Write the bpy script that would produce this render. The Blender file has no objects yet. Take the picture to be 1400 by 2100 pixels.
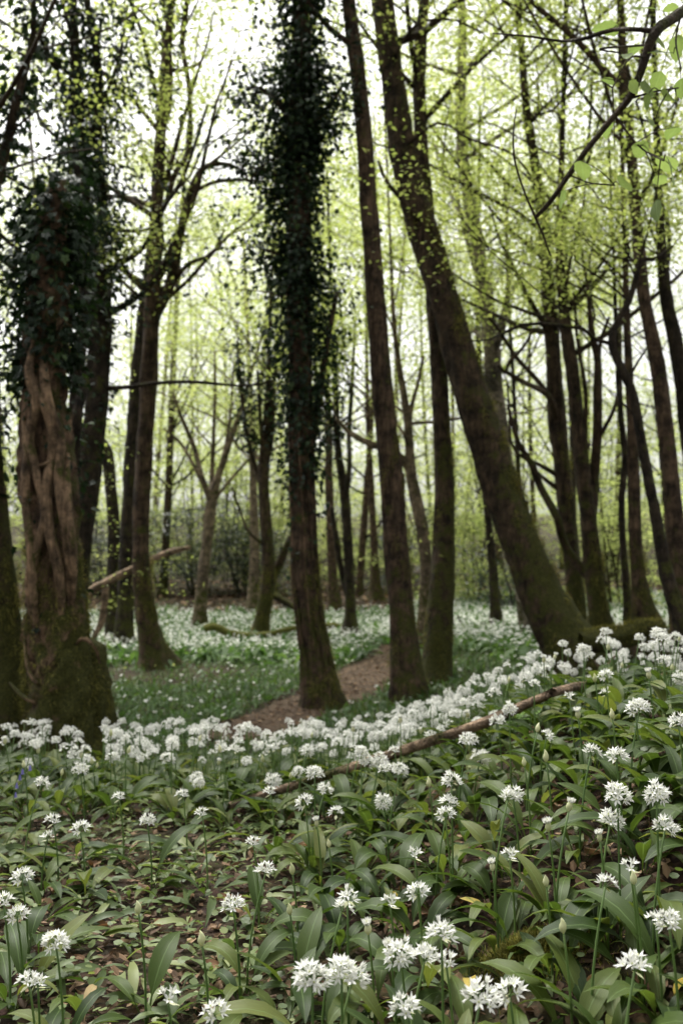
import bpy, math, random
import numpy as np

# ------------------------------------------------------------------ camera, world, sun, exposure
SC = bpy.context.scene
COL = SC.collection
CAM = np.array([0.0, 0.0, 0.85])
FPX = 2042.0                       # focal length in photo pixels (35 mm on a 36 mm high frame)
PITCH = math.atan(100 / FPX)       # horizon lies 100 photo pixels under the centre
cam_data = bpy.data.cameras.new('camera')
cam_data.sensor_fit = 'VERTICAL'
cam_data.sensor_height = 36.0
cam_data.lens = 35.0
cam_data.clip_start = 0.05
cam_data.clip_end = 1000.0
cam_data.dof.use_dof = True
cam_data.dof.focus_distance = 1.95
cam_data.dof.aperture_fstop = 5.0
cam = bpy.data.objects.new('camera', cam_data)
COL.objects.link(cam)
cam.location = CAM
cam.rotation_euler = (math.pi / 2 + PITCH, 0, 0)
SC.camera = cam

SUN_EL, SUN_AZ = math.radians(62), math.radians(-25)      # azimuth measured from +Y (view direction) towards +X
world = bpy.data.worlds.new('World')
SC.world = world
world.use_nodes = True
wn = world.node_tree
bg = wn.nodes['Background']
sky = wn.nodes.new('ShaderNodeTexSky')
sky.sky_type = 'NISHITA'
sky.sun_disc = False
sky.sun_elevation = SUN_EL
sky.sun_rotation = SUN_AZ
sky.air_density = 1.0
sky.dust_density = 6.0
hs = wn.nodes.new('ShaderNodeHueSaturation')
hs.inputs['Saturation'].default_value = 0.04              # an overcast, white sky
hs.inputs['Value'].default_value = 1.0
wn.links.new(sky.outputs[0], hs.inputs['Color'])
wn.links.new(hs.outputs[0], bg.inputs['Color'])
bg.inputs['Strength'].default_value = 0.13

sun_data = bpy.data.lights.new('sun', 'SUN')
sun_data.energy = 1.5
sun_data.angle = math.radians(14)
sun_data.color = (1.0, 0.96, 0.88)
sun = bpy.data.objects.new('sun', sun_data)
COL.objects.link(sun)
sun.rotation_euler = (math.pi / 2 - SUN_EL, 0, math.pi - SUN_AZ)
sun.location = (0, 0, 30)

SC.view_settings.view_transform = 'Standard'
SC.view_settings.look = 'None'
SC.view_settings.gamma = 1.0
SC.view_settings.use_curve_mapping = False
SC.view_settings.exposure = 1.38
SC.render.engine = 'CYCLES'
SC.cycles.use_denoising = True
SC.cycles.max_bounces = 6
SC.cycles.diffuse_bounces = 4
SC.cycles.transmission_bounces = 4
SC.cycles.glossy_bounces = 2

rng = np.random.default_rng(7)
random.seed(7)
TAU = 2 * math.pi

# ------------------------------------------------------------------ helpers
def ss(a, b, x):
    t = np.clip((np.asarray(x, float) - a) / (b - a), 0, 1)
    return t * t * (3 - 2 * t)

_wp = np.random.default_rng(3).uniform(0, TAU, (24,))
_wd = np.random.default_rng(4).uniform(0, TAU, (24,))
def wob(x, y, f=1.0):
    """smooth noise about -1..1"""
    s = 0
    for i in range(6):
        k = f * (0.7 + 0.45 * i)
        s = s + np.sin(k * (np.cos(_wd[i]) * x + np.sin(_wd[i]) * y) + _wp[i]) / (1 + 0.3 * i)
    return s / 3.0

def hgt(x, y):
    """height of the ground"""
    x = np.asarray(x, float); y = np.asarray(y, float)
    z = -0.38 * ss(2.9, 6.8, y - 0.25 * np.clip(x, 0, 2))
    z = z - 0.10 * ss(10, 19, y)
    z = z + 0.32 * ss(21, 28, y) + 0.075 * np.clip(y - 27, 0, 400) * ss(27, 45, y) * (1 - 0.45 * ss(80, 220, y))
    bank = 0.35 * ss(-0.15, 0.95, x - 0.06 * (y - 2.6)) * ss(0.7, 2.5, y) * (1 - 0.35 * ss(3.2, 6.0, y))
    z = z + bank * (1 - 0.1 * ss(9, 16, y))
    z = z + 0.018 * wob(x, y, 3.0) + 0.03 * wob(x + 9, y, 0.7) * ss(4, 9, y)
    return z

_cp, _sp = math.cos(PITCH), math.sin(PITCH)
def ray(px, py):
    u = (px - 700.0) / FPX
    v = (1050.0 - py) / FPX
    return np.array([u, _cp - v * _sp, _sp + v * _cp])
def at(px, py, d):
    """the point seen at that photo pixel, d metres in front"""
    r = ray(px, py)
    return CAM + r * (d / r[1])
def hit(px, py, up=0.0):
    """where the ray through that pixel meets the ground raised by up"""
    r = ray(px, py)
    r = r / r[1]
    ys = np.concatenate([np.arange(0.9, 8, 0.02), np.arange(8, 60, 0.1)])
    for d in ys:
        p = CAM + r * d
        if p[2] <= hgt(p[0], p[1]) + up:
            return p[0], p[1]
    return p[0], p[1]
def pix(p):
    """photo pixel of points (n,3)"""
    q = np.asarray(p, float) - CAM
    dy = q[:, 1] * _cp + q[:, 2] * _sp
    dz = -q[:, 1] * _sp + q[:, 2] * _cp
    dy = np.maximum(dy, 1e-3)
    return 700 + FPX * q[:, 0] / dy, 1050 - FPX * dz / dy

class MB:
    """collects faces of quads and triangles into one mesh"""
    def __init__(s):
        s.v = []; s.t = []; s.nv = 0; s.f = []; s.uv = []
    def add(s, verts, faces, mat=0, tint=0.0, uv=None):
        verts = np.asarray(verts, float).reshape(-1, 3)
        n = len(verts)
        s.v.append(verts)
        s.t.append(np.broadcast_to(np.asarray(tint, float), (n,)))
        s.uv.append(np.zeros((n, 2)) if uv is None else np.asarray(uv, float).reshape(-1, 2))
        if not isinstance(faces, list):
            faces = [(faces, mat)]
        for fc, m in faces:
            if len(fc):
                s.f.append((np.asarray(fc, np.int64) + s.nv, m))
        s.nv += n
    def many(s, tmpl, pos, rot, scale, tint):
        """tmpl = (verts k,3; [(faces, mat)...]; uv or None), placed n times"""
        V, F, UV = tmpl
        n = len(pos)
        if n == 0:
            return
        k = len(V)
        scale = np.asarray(scale, float)
        sv = V[None] * (scale[:, None, None] if scale.ndim == 1 else scale[:, None, :])
        W = np.einsum('nij,nkj->nki', rot, sv) + pos[:, None, :]
        off = (np.arange(n) * k)
        faces = [((fc[None] + off[:, None, None]).reshape(-1, fc.shape[1]), m) for fc, m in F]
        uv = None if UV is None else np.tile(UV, (n, 1))
        s.add(W.reshape(-1, 3), faces, 0, np.repeat(tint, k), uv)
    def mesh(s, name, mats, smooth=True):
        me = bpy.data.meshes.new(name)
        v = np.concatenate(s.v); t = np.concatenate(s.t); uv = np.concatenate(s.uv)
        me.vertices.add(len(v))
        me.vertices.foreach_set('co', v.astype(np.float32).ravel())
        idx = np.concatenate([f.ravel() for f, m in s.f])
        cnt = np.concatenate([np.full(len(f), f.shape[1]) for f, m in s.f])
        mi = np.concatenate([np.full(len(f), m) for f, m in s.f])
        me.loops.add(len(idx))
        me.loops.foreach_set('vertex_index', idx.astype(np.int32))
        me.polygons.add(len(cnt))
        st = np.concatenate([[0], np.cumsum(cnt)[:-1]])
        me.polygons.foreach_set('loop_start', st.astype(np.int32))
        me.polygons.foreach_set('loop_total', cnt.astype(np.int32))
        me.polygons.foreach_set('material_index', mi.astype(np.int32))
        me.polygons.foreach_set('use_smooth', np.full(len(cnt), smooth))
        a = me.attributes.new('tint', 'FLOAT', 'POINT')
        a.data.foreach_set('value', t.astype(np.float32))
        ul = me.uv_layers.new(name='UVMap')
        ul.data.foreach_set('uv', uv[idx].astype(np.float32).ravel())
        for m in mats:
            me.materials.append(m)
        me.update(calc_edges=True)
        return me

def link(name, data, parent=None, loc=(0, 0, 0), rot=(0, 0, 0), scale=None):
    o = bpy.data.objects.new(name, data)
    COL.objects.link(o)
    o.location = loc
    o.rotation_euler = rot
    if scale is not None:
        o.scale = (scale, scale, scale) if np.isscalar(scale) else scale
    if parent is not None:
        o.parent = parent
    return o
def tag(o, label=None, cat=None, group=None, kind=None):
    if label: o['label'] = label
    if cat: o['category'] = cat
    if group: o['group'] = group
    if kind: o['kind'] = kind
    return o

def rots(yaw, tilt, roll):
    """n rotation matrices: roll about x, tilt about y, yaw about z"""
    cy, sy = np.cos(yaw), np.sin(yaw); ct, st = np.cos(tilt), np.sin(tilt); cr, sr = np.cos(roll), np.sin(roll)
    n = len(yaw); Z = np.zeros(n); O = np.ones(n)
    Rz = np.stack([cy, -sy, Z, sy, cy, Z, Z, Z, O], 1).reshape(n, 3, 3)
    Ry = np.stack([ct, Z, st, Z, O, Z, -st, Z, ct], 1).reshape(n, 3, 3)
    Rx = np.stack([O, Z, Z, Z, cr, -sr, Z, sr, cr], 1).reshape(n, 3, 3)
    return Rz @ Ry @ Rx

def spline(pts, n):
    """smooth curve through the points (k,m), n samples"""
    P = np.asarray(pts, float)
    if len(P) == 2:
        t = np.linspace(0, 1, n)[:, None]
        return P[0] * (1 - t) + P[1] * t
    d = np.concatenate([[0], np.cumsum(np.linalg.norm(np.diff(P[:, :3], axis=0), axis=1) + 1e-9)])
    E = np.vstack([2 * P[0] - P[1], P, 2 * P[-1] - P[-2]])
    out = []
    for s in np.linspace(0, d[-1], n):
        i = int(np.clip(np.searchsorted(d, s, 'right') - 1, 0, len(P) - 2))
        t = (s - d[i]) / (d[i + 1] - d[i])
        p0, p1, p2, p3 = E[i], E[i + 1], E[i + 2], E[i + 3]
        out.append(0.5 * (2 * p1 + (p2 - p0) * t + (2 * p0 - 5 * p1 + 4 * p2 - p3) * t * t + (3 * p1 - p0 - 3 * p2 + p3) * t ** 3))
    return np.array(out)

def tube(mb, C, R, sides=8, lump=0.0, flare=0.0, seed=0, mat=0, tint=0.0, cap=True):
    """a tapering round limb along the points C with radii R"""
    g = np.random.default_rng(seed)
    C = np.asarray(C, float); R = np.asarray(R, float)
    n = len(C)
    T = np.gradient(C, axis=0)
    T /= np.linalg.norm(T, axis=1)[:, None] + 1e-9
    m = np.abs(T.mean(0))
    ref = np.eye(3)[int(np.argmin(m))]
    N = np.cross(T, ref); N /= np.linalg.norm(N, axis=1)[:, None] + 1e-9
    B = np.cross(T, N)
    s = np.concatenate([[0], np.cumsum(np.linalg.norm(np.diff(C, axis=0), axis=1))])
    th = np.arange(sides) / sides * TAU
    f = np.ones((n, sides))
    if lump:
        for k in range(9):
            mm = int(g.integers(1, 6)); fs = g.uniform(0.6, 9.0)
            f += lump * 0.45 * np.sin(mm * th[None] + fs * s[:, None] * (1 if g.random() < .5 else -1) + g.uniform(0, TAU))
        for k in range(7):
            f += lump * 0.22 * np.sin(int(g.integers(4, 11)) * th[None] + g.uniform(10, 34) * s[:, None] * (1 if g.random() < .5 else -1) + g.uniform(0, TAU))
        f += lump * 0.45 * g.standard_normal((n, sides))
    if flare:
        lob = 1 + 0.55 * np.sin(5 * th + g.uniform(0, TAU)) + 0.3 * np.sin(3 * th + g.uniform(0, TAU))
        f += flare * np.exp(-s[:, None] / 0.22) * np.clip(lob, 0.15, 2)[None]
    V = C[:, None] + (R[:, None] * f)[..., None] * (np.cos(th)[None, :, None] * N[:, None] + np.sin(th)[None, :, None] * B[:, None])
    V = V.reshape(-1, 3)
    i = np.arange(n - 1)[:, None] * sides; j = np.arange(sides)[None]; j2 = (j + 1) % sides
    q = np.stack([i + j, i + j2, i + sides + j2, i + sides + j], -1).reshape(-1, 4)
    faces = [(q, mat)]
    if cap:
        V = np.vstack([V, C[-1] + T[-1] * R[-1] * 0.5])
        e = (n - 1) * sides
        tr = np.stack([e + np.arange(sides), e + (np.arange(sides) + 1) % sides, np.full(sides, n * sides)], -1)
        faces.append((tr, mat))
    mb.add(V, faces, 0, tint)

# ------------------------------------------------------------------ materials
def new_mat(name):
    m = bpy.data.materials.new(name)
    m.use_nodes = True
    nt = m.node_tree
    for n in list(nt.nodes):
        nt.nodes.remove(n)
    out = nt.nodes.new('ShaderNodeOutputMaterial')
    return m, nt, out
def N(nt, kind, **kw):
    n = nt.nodes.new(kind)
    for k, v in kw.items():
        if k in n.inputs:
            n.inputs[k].default_value = v
        else:
            setattr(n, k, v)
    return n
def ramp(nt, stops, interp='LINEAR'):
    r = nt.nodes.new('ShaderNodeValToRGB')
    r.color_ramp.interpolation = interp
    e = r.color_ramp.elements
    while len(e) < len(stops):
        e.new(0.5)
    for el, (p, c) in zip(e, stops):
        el.position = p
        el.color = (*c, 1)
    return r

def rand_value(nt):
    """a random number 0..1 for each leaf: mesh attribute plus object random"""
    a = N(nt, 'ShaderNodeAttribute', attribute_name='tint')
    oi = N(nt, 'ShaderNodeObjectInfo')
    ad = N(nt, 'ShaderNodeMath', operation='ADD')
    nt.links.new(a.outputs['Fac'], ad.inputs[0]); nt.links.new(oi.outputs['Random'], ad.inputs[1])
    fr = N(nt, 'ShaderNodeMath', operation='FRACT')
    nt.links.new(ad.outputs[0], fr.inputs[0])
    return fr.outputs[0]

def leaf_mat(name, stops, trans, tw=0.45, rough=0.5, spec=0.3, veins=0.0, blotch=None):
    """leaf: glossy diffuse front mixed with light let through"""
    m, nt, out = new_mat(name)
    rv = rand_value(nt)
    r = ramp(nt, stops)
    nt.links.new(rv, r.inputs[0])
    col = r.outputs[0]
    if blotch:
        tc = N(nt, 'ShaderNodeTexCoord')
        nz = N(nt, 'ShaderNodeTexNoise', Scale=blotch[1], Detail=3.0)
        nt.links.new(tc.outputs['Object'], nz.inputs['Vector'])
        rr = ramp(nt, [(blotch[2], (0, 0, 0)), (blotch[2] + 0.1, (1, 1, 1))])
        nt.links.new(nz.outputs[0], rr.inputs[0])
        mx = N(nt, 'ShaderNodeMix', data_type='RGBA')
        mx.inputs['B'].default_value = (*blotch[0], 1)
        nt.links.new(rr.outputs[0], mx.inputs['Factor']); nt.links.new(col, mx.inputs['A'])
        col = mx.outputs['Result']
    p = N(nt, 'ShaderNodeBsdfPrincipled')
    p.inputs['Roughness'].default_value = rough
    p.inputs['Specular IOR Level'].default_value = spec
    t = N(nt, 'ShaderNodeBsdfTranslucent')
    if veins:
        uv = N(nt, 'ShaderNodeUVMap')
        sx = N(nt, 'ShaderNodeSeparateXYZ')
        nt.links.new(uv.outputs[0], sx.inputs[0])
        ml = N(nt, 'ShaderNodeMath', operation='MULTIPLY'); ml.inputs[1].default_value = 85.0
        nt.links.new(sx.outputs[0], ml.inputs[0])
        sn = N(nt, 'ShaderNodeMath', operation='SINE'); nt.links.new(ml.outputs[0], sn.inputs[0])
        bp = N(nt, 'ShaderNodeBump', Strength=veins, Distance=0.001)
        nt.links.new(sn.outputs[0], bp.inputs['Height'])
        nt.links.new(bp.outputs[0], p.inputs['Normal'])
        # pale midrib
        ab = N(nt, 'ShaderNodeMath', operation='SUBTRACT'); ab.inputs[1].default_value = 0.5
        nt.links.new(sx.outputs[0], ab.inputs[0])
        ab2 = N(nt, 'ShaderNodeMath', operation='ABSOLUTE'); nt.links.new(ab.outputs[0], ab2.inputs[0])
        mr = N(nt, 'ShaderNodeMapRange'); mr.inputs['From Min'].default_value = 0.012; mr.inputs['From Max'].default_value = 0.045
        mr.inputs['To Min'].default_value = 0.45; mr.inputs['To Max'].default_value = 0.0
        nt.links.new(ab2.outputs[0], mr.inputs['Value'])
        nz = N(nt, 'ShaderNodeTexNoise', Scale=9.0, Detail=4.0)
        mp = N(nt, 'ShaderNodeMapping'); mp.inputs['Scale'].default_value = (6, 0.7, 1)
        nt.links.new(uv.outputs[0], mp.inputs[0]); nt.links.new(mp.outputs[0], nz.inputs['Vector'])
        mv = N(nt, 'ShaderNodeMix', data_type='RGBA', blend_type='MULTIPLY')
        mv.inputs['Factor'].default_value = 0.7
        rr = ramp(nt, [(0.3, (0.72, 0.75, 0.7)), (0.7, (1.25, 1.2, 1.2))])
        nt.links.new(nz.outputs[0], rr.inputs[0])
        nt.links.new(col, mv.inputs['A']); nt.links.new(rr.outputs[0], mv.inputs['B'])
        mm = N(nt, 'ShaderNodeMix', data_type='RGBA')
        mm.inputs['B'].default_value = (0.16, 0.24, 0.09, 1)
        nt.links.new(mr.outputs[0], mm.inputs['Factor']); nt.links.new(mv.outputs['Result'], mm.inputs['A'])
        col = mm.outputs['Result']
    nt.links.new(col, p.inputs['Base Color'])
    mt = N(nt, 'ShaderNodeMix', data_type='RGBA', blend_type='MULTIPLY')
    mt.inputs['Factor'].default_value = 1.0
    mt.inputs['B'].default_value = (*trans, 1)
    nt.links.new(col, mt.inputs['A'])
    nt.links.new(mt.outputs['Result'], t.inputs['Color'])
    mix = N(nt, 'ShaderNodeMixShader'); mix.inputs[0].default_value = tw
    nt.links.new(p.outputs[0], mix.inputs[1]); nt.links.new(t.outputs[0], mix.inputs[2])
    nt.links.new(mix.outputs[0], out.inputs['Surface'])
    return m

M = {}
M['spring'] = leaf_mat('spring_leaf', [(0.0, (0.17, 0.22, 0.05)), (0.5, (0.24, 0.29, 0.075)), (1.0, (0.33, 0.37, 0.12))], (1.75, 1.7, 1.5), 0.62, 0.55, 0.25)
M['spring_pale'] = leaf_mat('pale_spring_leaf', [(0.0, (0.19, 0.24, 0.075)), (0.5, (0.26, 0.31, 0.105)), (1.0, (0.34, 0.38, 0.15))], (1.75, 1.7, 1.5), 0.6, 0.6, 0.2)
M['near_leaf'] = leaf_mat('hazel_leaf', [(0.0, (0.10, 0.15, 0.045)), (1.0, (0.16, 0.22, 0.07))], (1.7, 1.65, 1.3), 0.5, 0.5, 0.25, 0.15)
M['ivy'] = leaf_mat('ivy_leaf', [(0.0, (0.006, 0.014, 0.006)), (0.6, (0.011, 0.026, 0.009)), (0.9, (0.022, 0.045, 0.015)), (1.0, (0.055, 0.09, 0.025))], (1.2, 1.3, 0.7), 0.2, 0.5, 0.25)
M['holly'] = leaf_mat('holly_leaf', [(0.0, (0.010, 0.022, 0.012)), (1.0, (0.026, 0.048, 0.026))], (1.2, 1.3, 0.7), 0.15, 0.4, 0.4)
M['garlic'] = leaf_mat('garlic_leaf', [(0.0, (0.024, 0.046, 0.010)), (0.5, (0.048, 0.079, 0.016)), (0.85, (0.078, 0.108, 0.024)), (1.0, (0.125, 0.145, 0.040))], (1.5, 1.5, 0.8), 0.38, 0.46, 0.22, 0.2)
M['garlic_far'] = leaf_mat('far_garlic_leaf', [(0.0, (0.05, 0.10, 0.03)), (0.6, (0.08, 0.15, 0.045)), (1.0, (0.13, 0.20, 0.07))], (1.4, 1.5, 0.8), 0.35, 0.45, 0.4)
M['yellowed'] = leaf_mat('yellowed_garlic_leaf', [(0.0, (0.42, 0.32, 0.07)), (1.0, (0.50, 0.42, 0.14))], (1.2, 1.1, 0.7), 0.35, 0.5, 0.3, 0.2, ((0.10, 0.16, 0.04), 25.0, 0.55))
M['withered'] = leaf_mat('withered_garlic_leaf', [(0.0, (0.30, 0.22, 0.11)), (1.0, (0.40, 0.31, 0.16))], (1.1, 1.0, 0.7), 0.3, 0.6, 0.2, 0.3)
M['stalk'] = leaf_mat('garlic_stalk', [(0.0, (0.07, 0.13, 0.03)), (1.0, (0.12, 0.19, 0.05))], (1.3, 1.3, 0.8), 0.2, 0.45, 0.4)
M['petal'] = leaf_mat('garlic_petal', [(0.0, (0.70, 0.70, 0.66)), (1.0, (0.84, 0.84, 0.80))], (1.0, 1.0, 0.95), 0.35, 0.5, 0.3)
M['petal_core'] = leaf_mat('garlic_flower_core', [(0.0, (0.42, 0.48, 0.18)), (1.0, (0.55, 0.58, 0.28))], (1.0, 1.0, 0.8), 0.2, 0.5, 0.3)
M['bud'] = leaf_mat('garlic_bud', [(0.0, (0.50, 0.52, 0.30)), (1.0, (0.66, 0.66, 0.45))], (1.1, 1.1, 0.8), 0.3, 0.5, 0.3)
M['cover'] = leaf_mat('ground_cover_leaf', [(0.0, (0.06, 0.09, 0.03)), (0.6, (0.11, 0.15, 0.05)), (1.0, (0.22, 0.25, 0.10))], (1.4, 1.5, 0.8), 0.35, 0.5, 0.3)
M['grass'] = leaf_mat('grass_blade', [(0.0, (0.035, 0.065, 0.018)), (0.7, (0.06, 0.10, 0.03)), (1.0, (0.12, 0.14, 0.05))], (1.4, 1.5, 0.8), 0.35, 0.5, 0.3)
M['dead'] = leaf_mat('dead_leaf', [(0.0, (0.10, 0.055, 0.03)), (0.5, (0.19, 0.105, 0.055)), (0.85, (0.29, 0.18, 0.10)), (1.0, (0.40, 0.28, 0.17))], (1.2, 1.0, 0.7), 0.22, 0.6, 0.25, 0.25)
M['litter'] = leaf_mat('leaf_litter_bits', [(0.0, (0.045, 0.028, 0.017)), (0.5, (0.10, 0.062, 0.035)), (0.85, (0.19, 0.12, 0.07)), (1.0, (0.32, 0.22, 0.13))], (1.1, 1.0, 0.8), 0.15, 0.7, 0.2)
M['moss'] = leaf_mat('moss_tuft', [(0.0, (0.06, 0.062, 0.016)), (0.6, (0.16, 0.155, 0.036)), (1.0, (0.32, 0.29, 0.08))], (1.3, 1.3, 0.7), 0.3, 0.8, 0.1)
M['moss_bright'] = leaf_mat('bright_moss_tuft', [(0.0, (0.05, 0.05, 0.014)), (0.6, (0.15, 0.145, 0.036)), (1.0, (0.30, 0.27, 0.075))], (1.2, 1.2, 0.8), 0.35, 0.8, 0.1)
M['fern'] = leaf_mat('fern_leaf', [(0.0, (0.08, 0.15, 0.03)), (1.0, (0.12, 0.2, 0.045))], (1.5, 1.6, 0.9), 0.4, 0.5, 0.25)
M['bluebell'] = leaf_mat('bluebell_petal', [(0.0, (0.16, 0.15, 0.42)), (1.0, (0.24, 0.22, 0.52))], (1.1, 1.1, 1.1), 0.3, 0.5, 0.3)

def bark_mat(name, dark, light, moss=0.5, moss_h=2.0, scale=1.0, moss_col=((0.022, 0.026, 0.006), (0.09, 0.09, 0.02)), streak=0.18):
    """ridged bark; green moss thickest low down and on one side"""
    m, nt, out = new_mat(name)
    L = nt.links
    tc = N(nt, 'ShaderNodeTexCoord')
    mp = N(nt, 'ShaderNodeMapping'); mp.inputs['Scale'].default_value = (1, 1, streak)
    L.new(tc.outputs['Object'], mp.inputs[0])
    n1 = N(nt, 'ShaderNodeTexNoise', Scale=38.0 * scale, Detail=8.0, Roughness=0.65)
    L.new(mp.outputs[0], n1.inputs['Vector'])
    n2 = N(nt, 'ShaderNodeTexNoise', Scale=8.0 * scale, Detail=8.0, Roughness=0.7)
    L.new(tc.outputs['Object'], n2.inputs['Vector'])
    r = ramp(nt, [(0.30, dark), (0.55, tuple((a + b) / 2 for a, b in zip(dark, light))), (0.78, light)])
    L.new(n1.outputs[0], r.inputs[0])
    mul = N(nt, 'ShaderNodeMix', data_type='RGBA', blend_type='MULTIPLY'); mul.inputs['Factor'].default_value = 0.8
    r2 = ramp(nt, [(0.38, (0.18, 0.18, 0.18)), (0.64, (2.1, 2.0, 1.9))])
    L.new(n2.outputs[0], r2.inputs[0])
    L.new(r.outputs[0], mul.inputs['A']); L.new(r2.outputs[0], mul.inputs['B'])
    # moss
    n3 = N(nt, 'ShaderNodeTexNoise', Scale=7.0, Detail=6.0, Roughness=0.7)
    L.new(tc.outputs['Object'], n3.inputs['Vector'])
    n4 = N(nt, 'ShaderNodeTexNoise', Scale=90.0, Detail=3.0)
    L.new(tc.outputs['Object'], n4.inputs['Vector'])
    sx = N(nt, 'ShaderNodeSeparateXYZ'); L.new(tc.outputs['Object'], sx.inputs[0])
    mr = N(nt, 'ShaderNodeMapRange'); mr.inputs['From Min'].default_value = 0.0; mr.inputs['From Max'].default_value = moss_h
    mr.inputs['To Min'].default_value = moss * 0.55; mr.inputs['To Max'].default_value = 0.0
    L.new(sx.outputs[2], mr.inputs['Value'])
    ge = N(nt, 'ShaderNodeNewGeometry')
    sn = N(nt, 'ShaderNodeSeparateXYZ'); L.new(ge.outputs['Normal'], sn.inputs[0])
    m1 = N(nt, 'ShaderNodeMath', operation='MULTIPLY_ADD'); m1.inputs[1].default_value = 0.16 * moss; L.new(sn.outputs[0], m1.inputs[0])
    L.new(mr.outputs[0], m1.inputs[2])
    m2 = N(nt, 'ShaderNodeMath', operation='MULTIPLY_ADD'); m2.inputs[1].default_value = 0.3 * moss; L.new(sn.outputs[2], m2.inputs[0])
    L.new(m1.outputs[0], m2.inputs[2])
    m4 = N(nt, 'ShaderNodeMath', operation='MULTIPLY_ADD'); m4.inputs[1].default_value = 1.9; m4.inputs[2].default_value = -0.45; L.new(n3.outputs[0], m4.inputs[0])
    m3 = N(nt, 'ShaderNodeMath', operation='ADD'); L.new(m2.outputs[0], m3.inputs[0]); L.new(m4.outputs[0], m3.inputs[1])
    rm = ramp(nt, [(0.62, (0, 0, 0)), (0.84, (1, 1, 1))])
    L.new(m3.outputs[0], rm.inputs[0])
    rc = ramp(nt, [(0.3, moss_col[0]), (0.7, moss_col[1])]); L.new(n4.outputs[0], rc.inputs[0])
    mx = N(nt, 'ShaderNodeMix', data_type='RGBA')
    L.new(rm.outputs[0], mx.inputs['Factor']); L.new(mul.outputs['Result'], mx.inputs['A']); L.new(rc.outputs[0], mx.inputs['B'])
    p = N(nt, 'ShaderNodeBsdfPrincipled')
    p.inputs['Roughness'].default_value = 0.85; p.inputs['Specular IOR Level'].default_value = 0.2
    L.new(mx.outputs['Result'], p.inputs['Base Color'])
    b0 = N(nt, 'ShaderNodeBump', Strength=1.0, Distance=0.05); L.new(n2.outputs[0], b0.inputs['Height'])
    b1 = N(nt, 'ShaderNodeBump', Strength=1.0, Distance=0.025); L.new(n1.outputs[0], b1.inputs['Height']); L.new(b0.outputs[0], b1.inputs['Normal'])
    b2 = N(nt, 'ShaderNodeBump', Strength=0.8, Distance=0.012); L.new(n4.outputs[0], b2.inputs['Height']); L.new(b1.outputs[0], b2.inputs['Normal'])
    L.new(b2.outputs[0], p.inputs['Normal'])
    L.new(p.outputs[0], out.inputs['Surface'])
    return m
M['bark'] = bark_mat('brown_bark', (0.016, 0.011, 0.007), (0.14, 0.096, 0.062), 0.45, 2.0)
M['bark_mossy'] = bark_mat('mossy_bark', (0.013, 0.010, 0.006), (0.105, 0.073, 0.045), 0.80, 2.6)
M['bark_dark'] = bark_mat('dark_bark', (0.009, 0.007, 0.005), (0.055, 0.042, 0.028), 0.5, 2.0)
M['bark_pale'] = bark_mat('pale_bark', (0.06, 0.048, 0.034), (0.27, 0.21, 0.145), 0.5, 2.5)
M['bark_birch'] = bark_mat('silvery_bark', (0.05, 0.042, 0.035), (0.30, 0.26, 0.21), 0.4, 2.5, 0.6, streak=1.6)
M['old_wood'] = bark_mat('gnarled_wood', (0.035, 0.023, 0.015), (0.24, 0.16, 0.10), 0.95, 1.6)
M['ivy_wood'] = bark_mat('ivy_wood', (0.055, 0.038, 0.024), (0.34, 0.235, 0.145), 0.7, 1.4)
M['dead_wood'] = bark_mat('dead_wood', (0.12, 0.085, 0.058), (0.46, 0.34, 0.235), 0.15, 1.0, 1.4, streak=1.0)
M['mossy_log'] = bark_mat('mossy_log', (0.05, 0.035, 0.02), (0.17, 0.12, 0.07), 1.1, 1.2, moss_col=((0.07, 0.08, 0.015), (0.19, 0.19, 0.04)), streak=1.0)
M['twig'] = bark_mat('twig_bark', (0.022, 0.017, 0.012), (0.085, 0.062, 0.042), 0.2, 1.0)

def ground_mat():
    m, nt, out = new_mat('woodland_soil')
    L = nt.links
    tc = N(nt, 'ShaderNodeTexCoord')
    n1 = N(nt, 'ShaderNodeTexNoise', Scale=45.0, Detail=8.0, Roughness=0.7); L.new(tc.outputs['Object'], n1.inputs['Vector'])
    v = N(nt, 'ShaderNodeTexVoronoi', Scale=38.0); v.feature = 'F1'; L.new(tc.outputs['Object'], v.inputs['Vector'])
    n2 = N(nt, 'ShaderNodeTexNoise', Scale=0.9, Detail=5.0); L.new(tc.outputs['Object'], n2.inputs['Vector'])
    r = ramp(nt, [(0.28, (0.016, 0.011, 0.007)), (0.5, (0.042, 0.028, 0.017)), (0.75, (0.10, 0.066, 0.042))])
    L.new(n1.outputs[0], r.inputs[0])
    mv = N(nt, 'ShaderNodeMix', data_type='RGBA', blend_type='MULTIPLY'); mv.inputs['Factor'].default_value = 0.35
    L.new(r.outputs[0], mv.inputs['A']); L.new(v.outputs['Color'], mv.inputs['B'])
    rg = ramp(nt, [(0.45, (0, 0, 0)), (0.62, (1, 1, 1))]); L.new(n2.outputs[0], rg.inputs[0])
    mg = N(nt, 'ShaderNodeMix', data_type='RGBA')
    mg.inputs['B'].default_value = (0.045, 0.055, 0.016, 1)
    sc = N(nt, 'ShaderNodeMath', operation='MULTIPLY'); sc.inputs[1].default_value = 0.55
    L.new(rg.outputs[0], sc.inputs[0]); L.new(sc.outputs[0], mg.inputs['Factor'])
    L.new(mv.outputs['Result'], mg.inputs['A'])
    p = N(nt, 'ShaderNodeBsdfPrincipled'); p.inputs['Roughness'].default_value = 0.95; p.inputs['Specular IOR Level'].default_value = 0.15
    L.new(mg.outputs['Result'], p.inputs['Base Color'])
    b = N(nt, 'ShaderNodeBump', Strength=1.0, Distance=0.015); L.new(n1.outputs[0], b.inputs['Height'])
    L.new(b.outputs[0], p.inputs['Normal']); L.new(p.outputs[0], out.inputs['Surface'])
    return m
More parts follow.
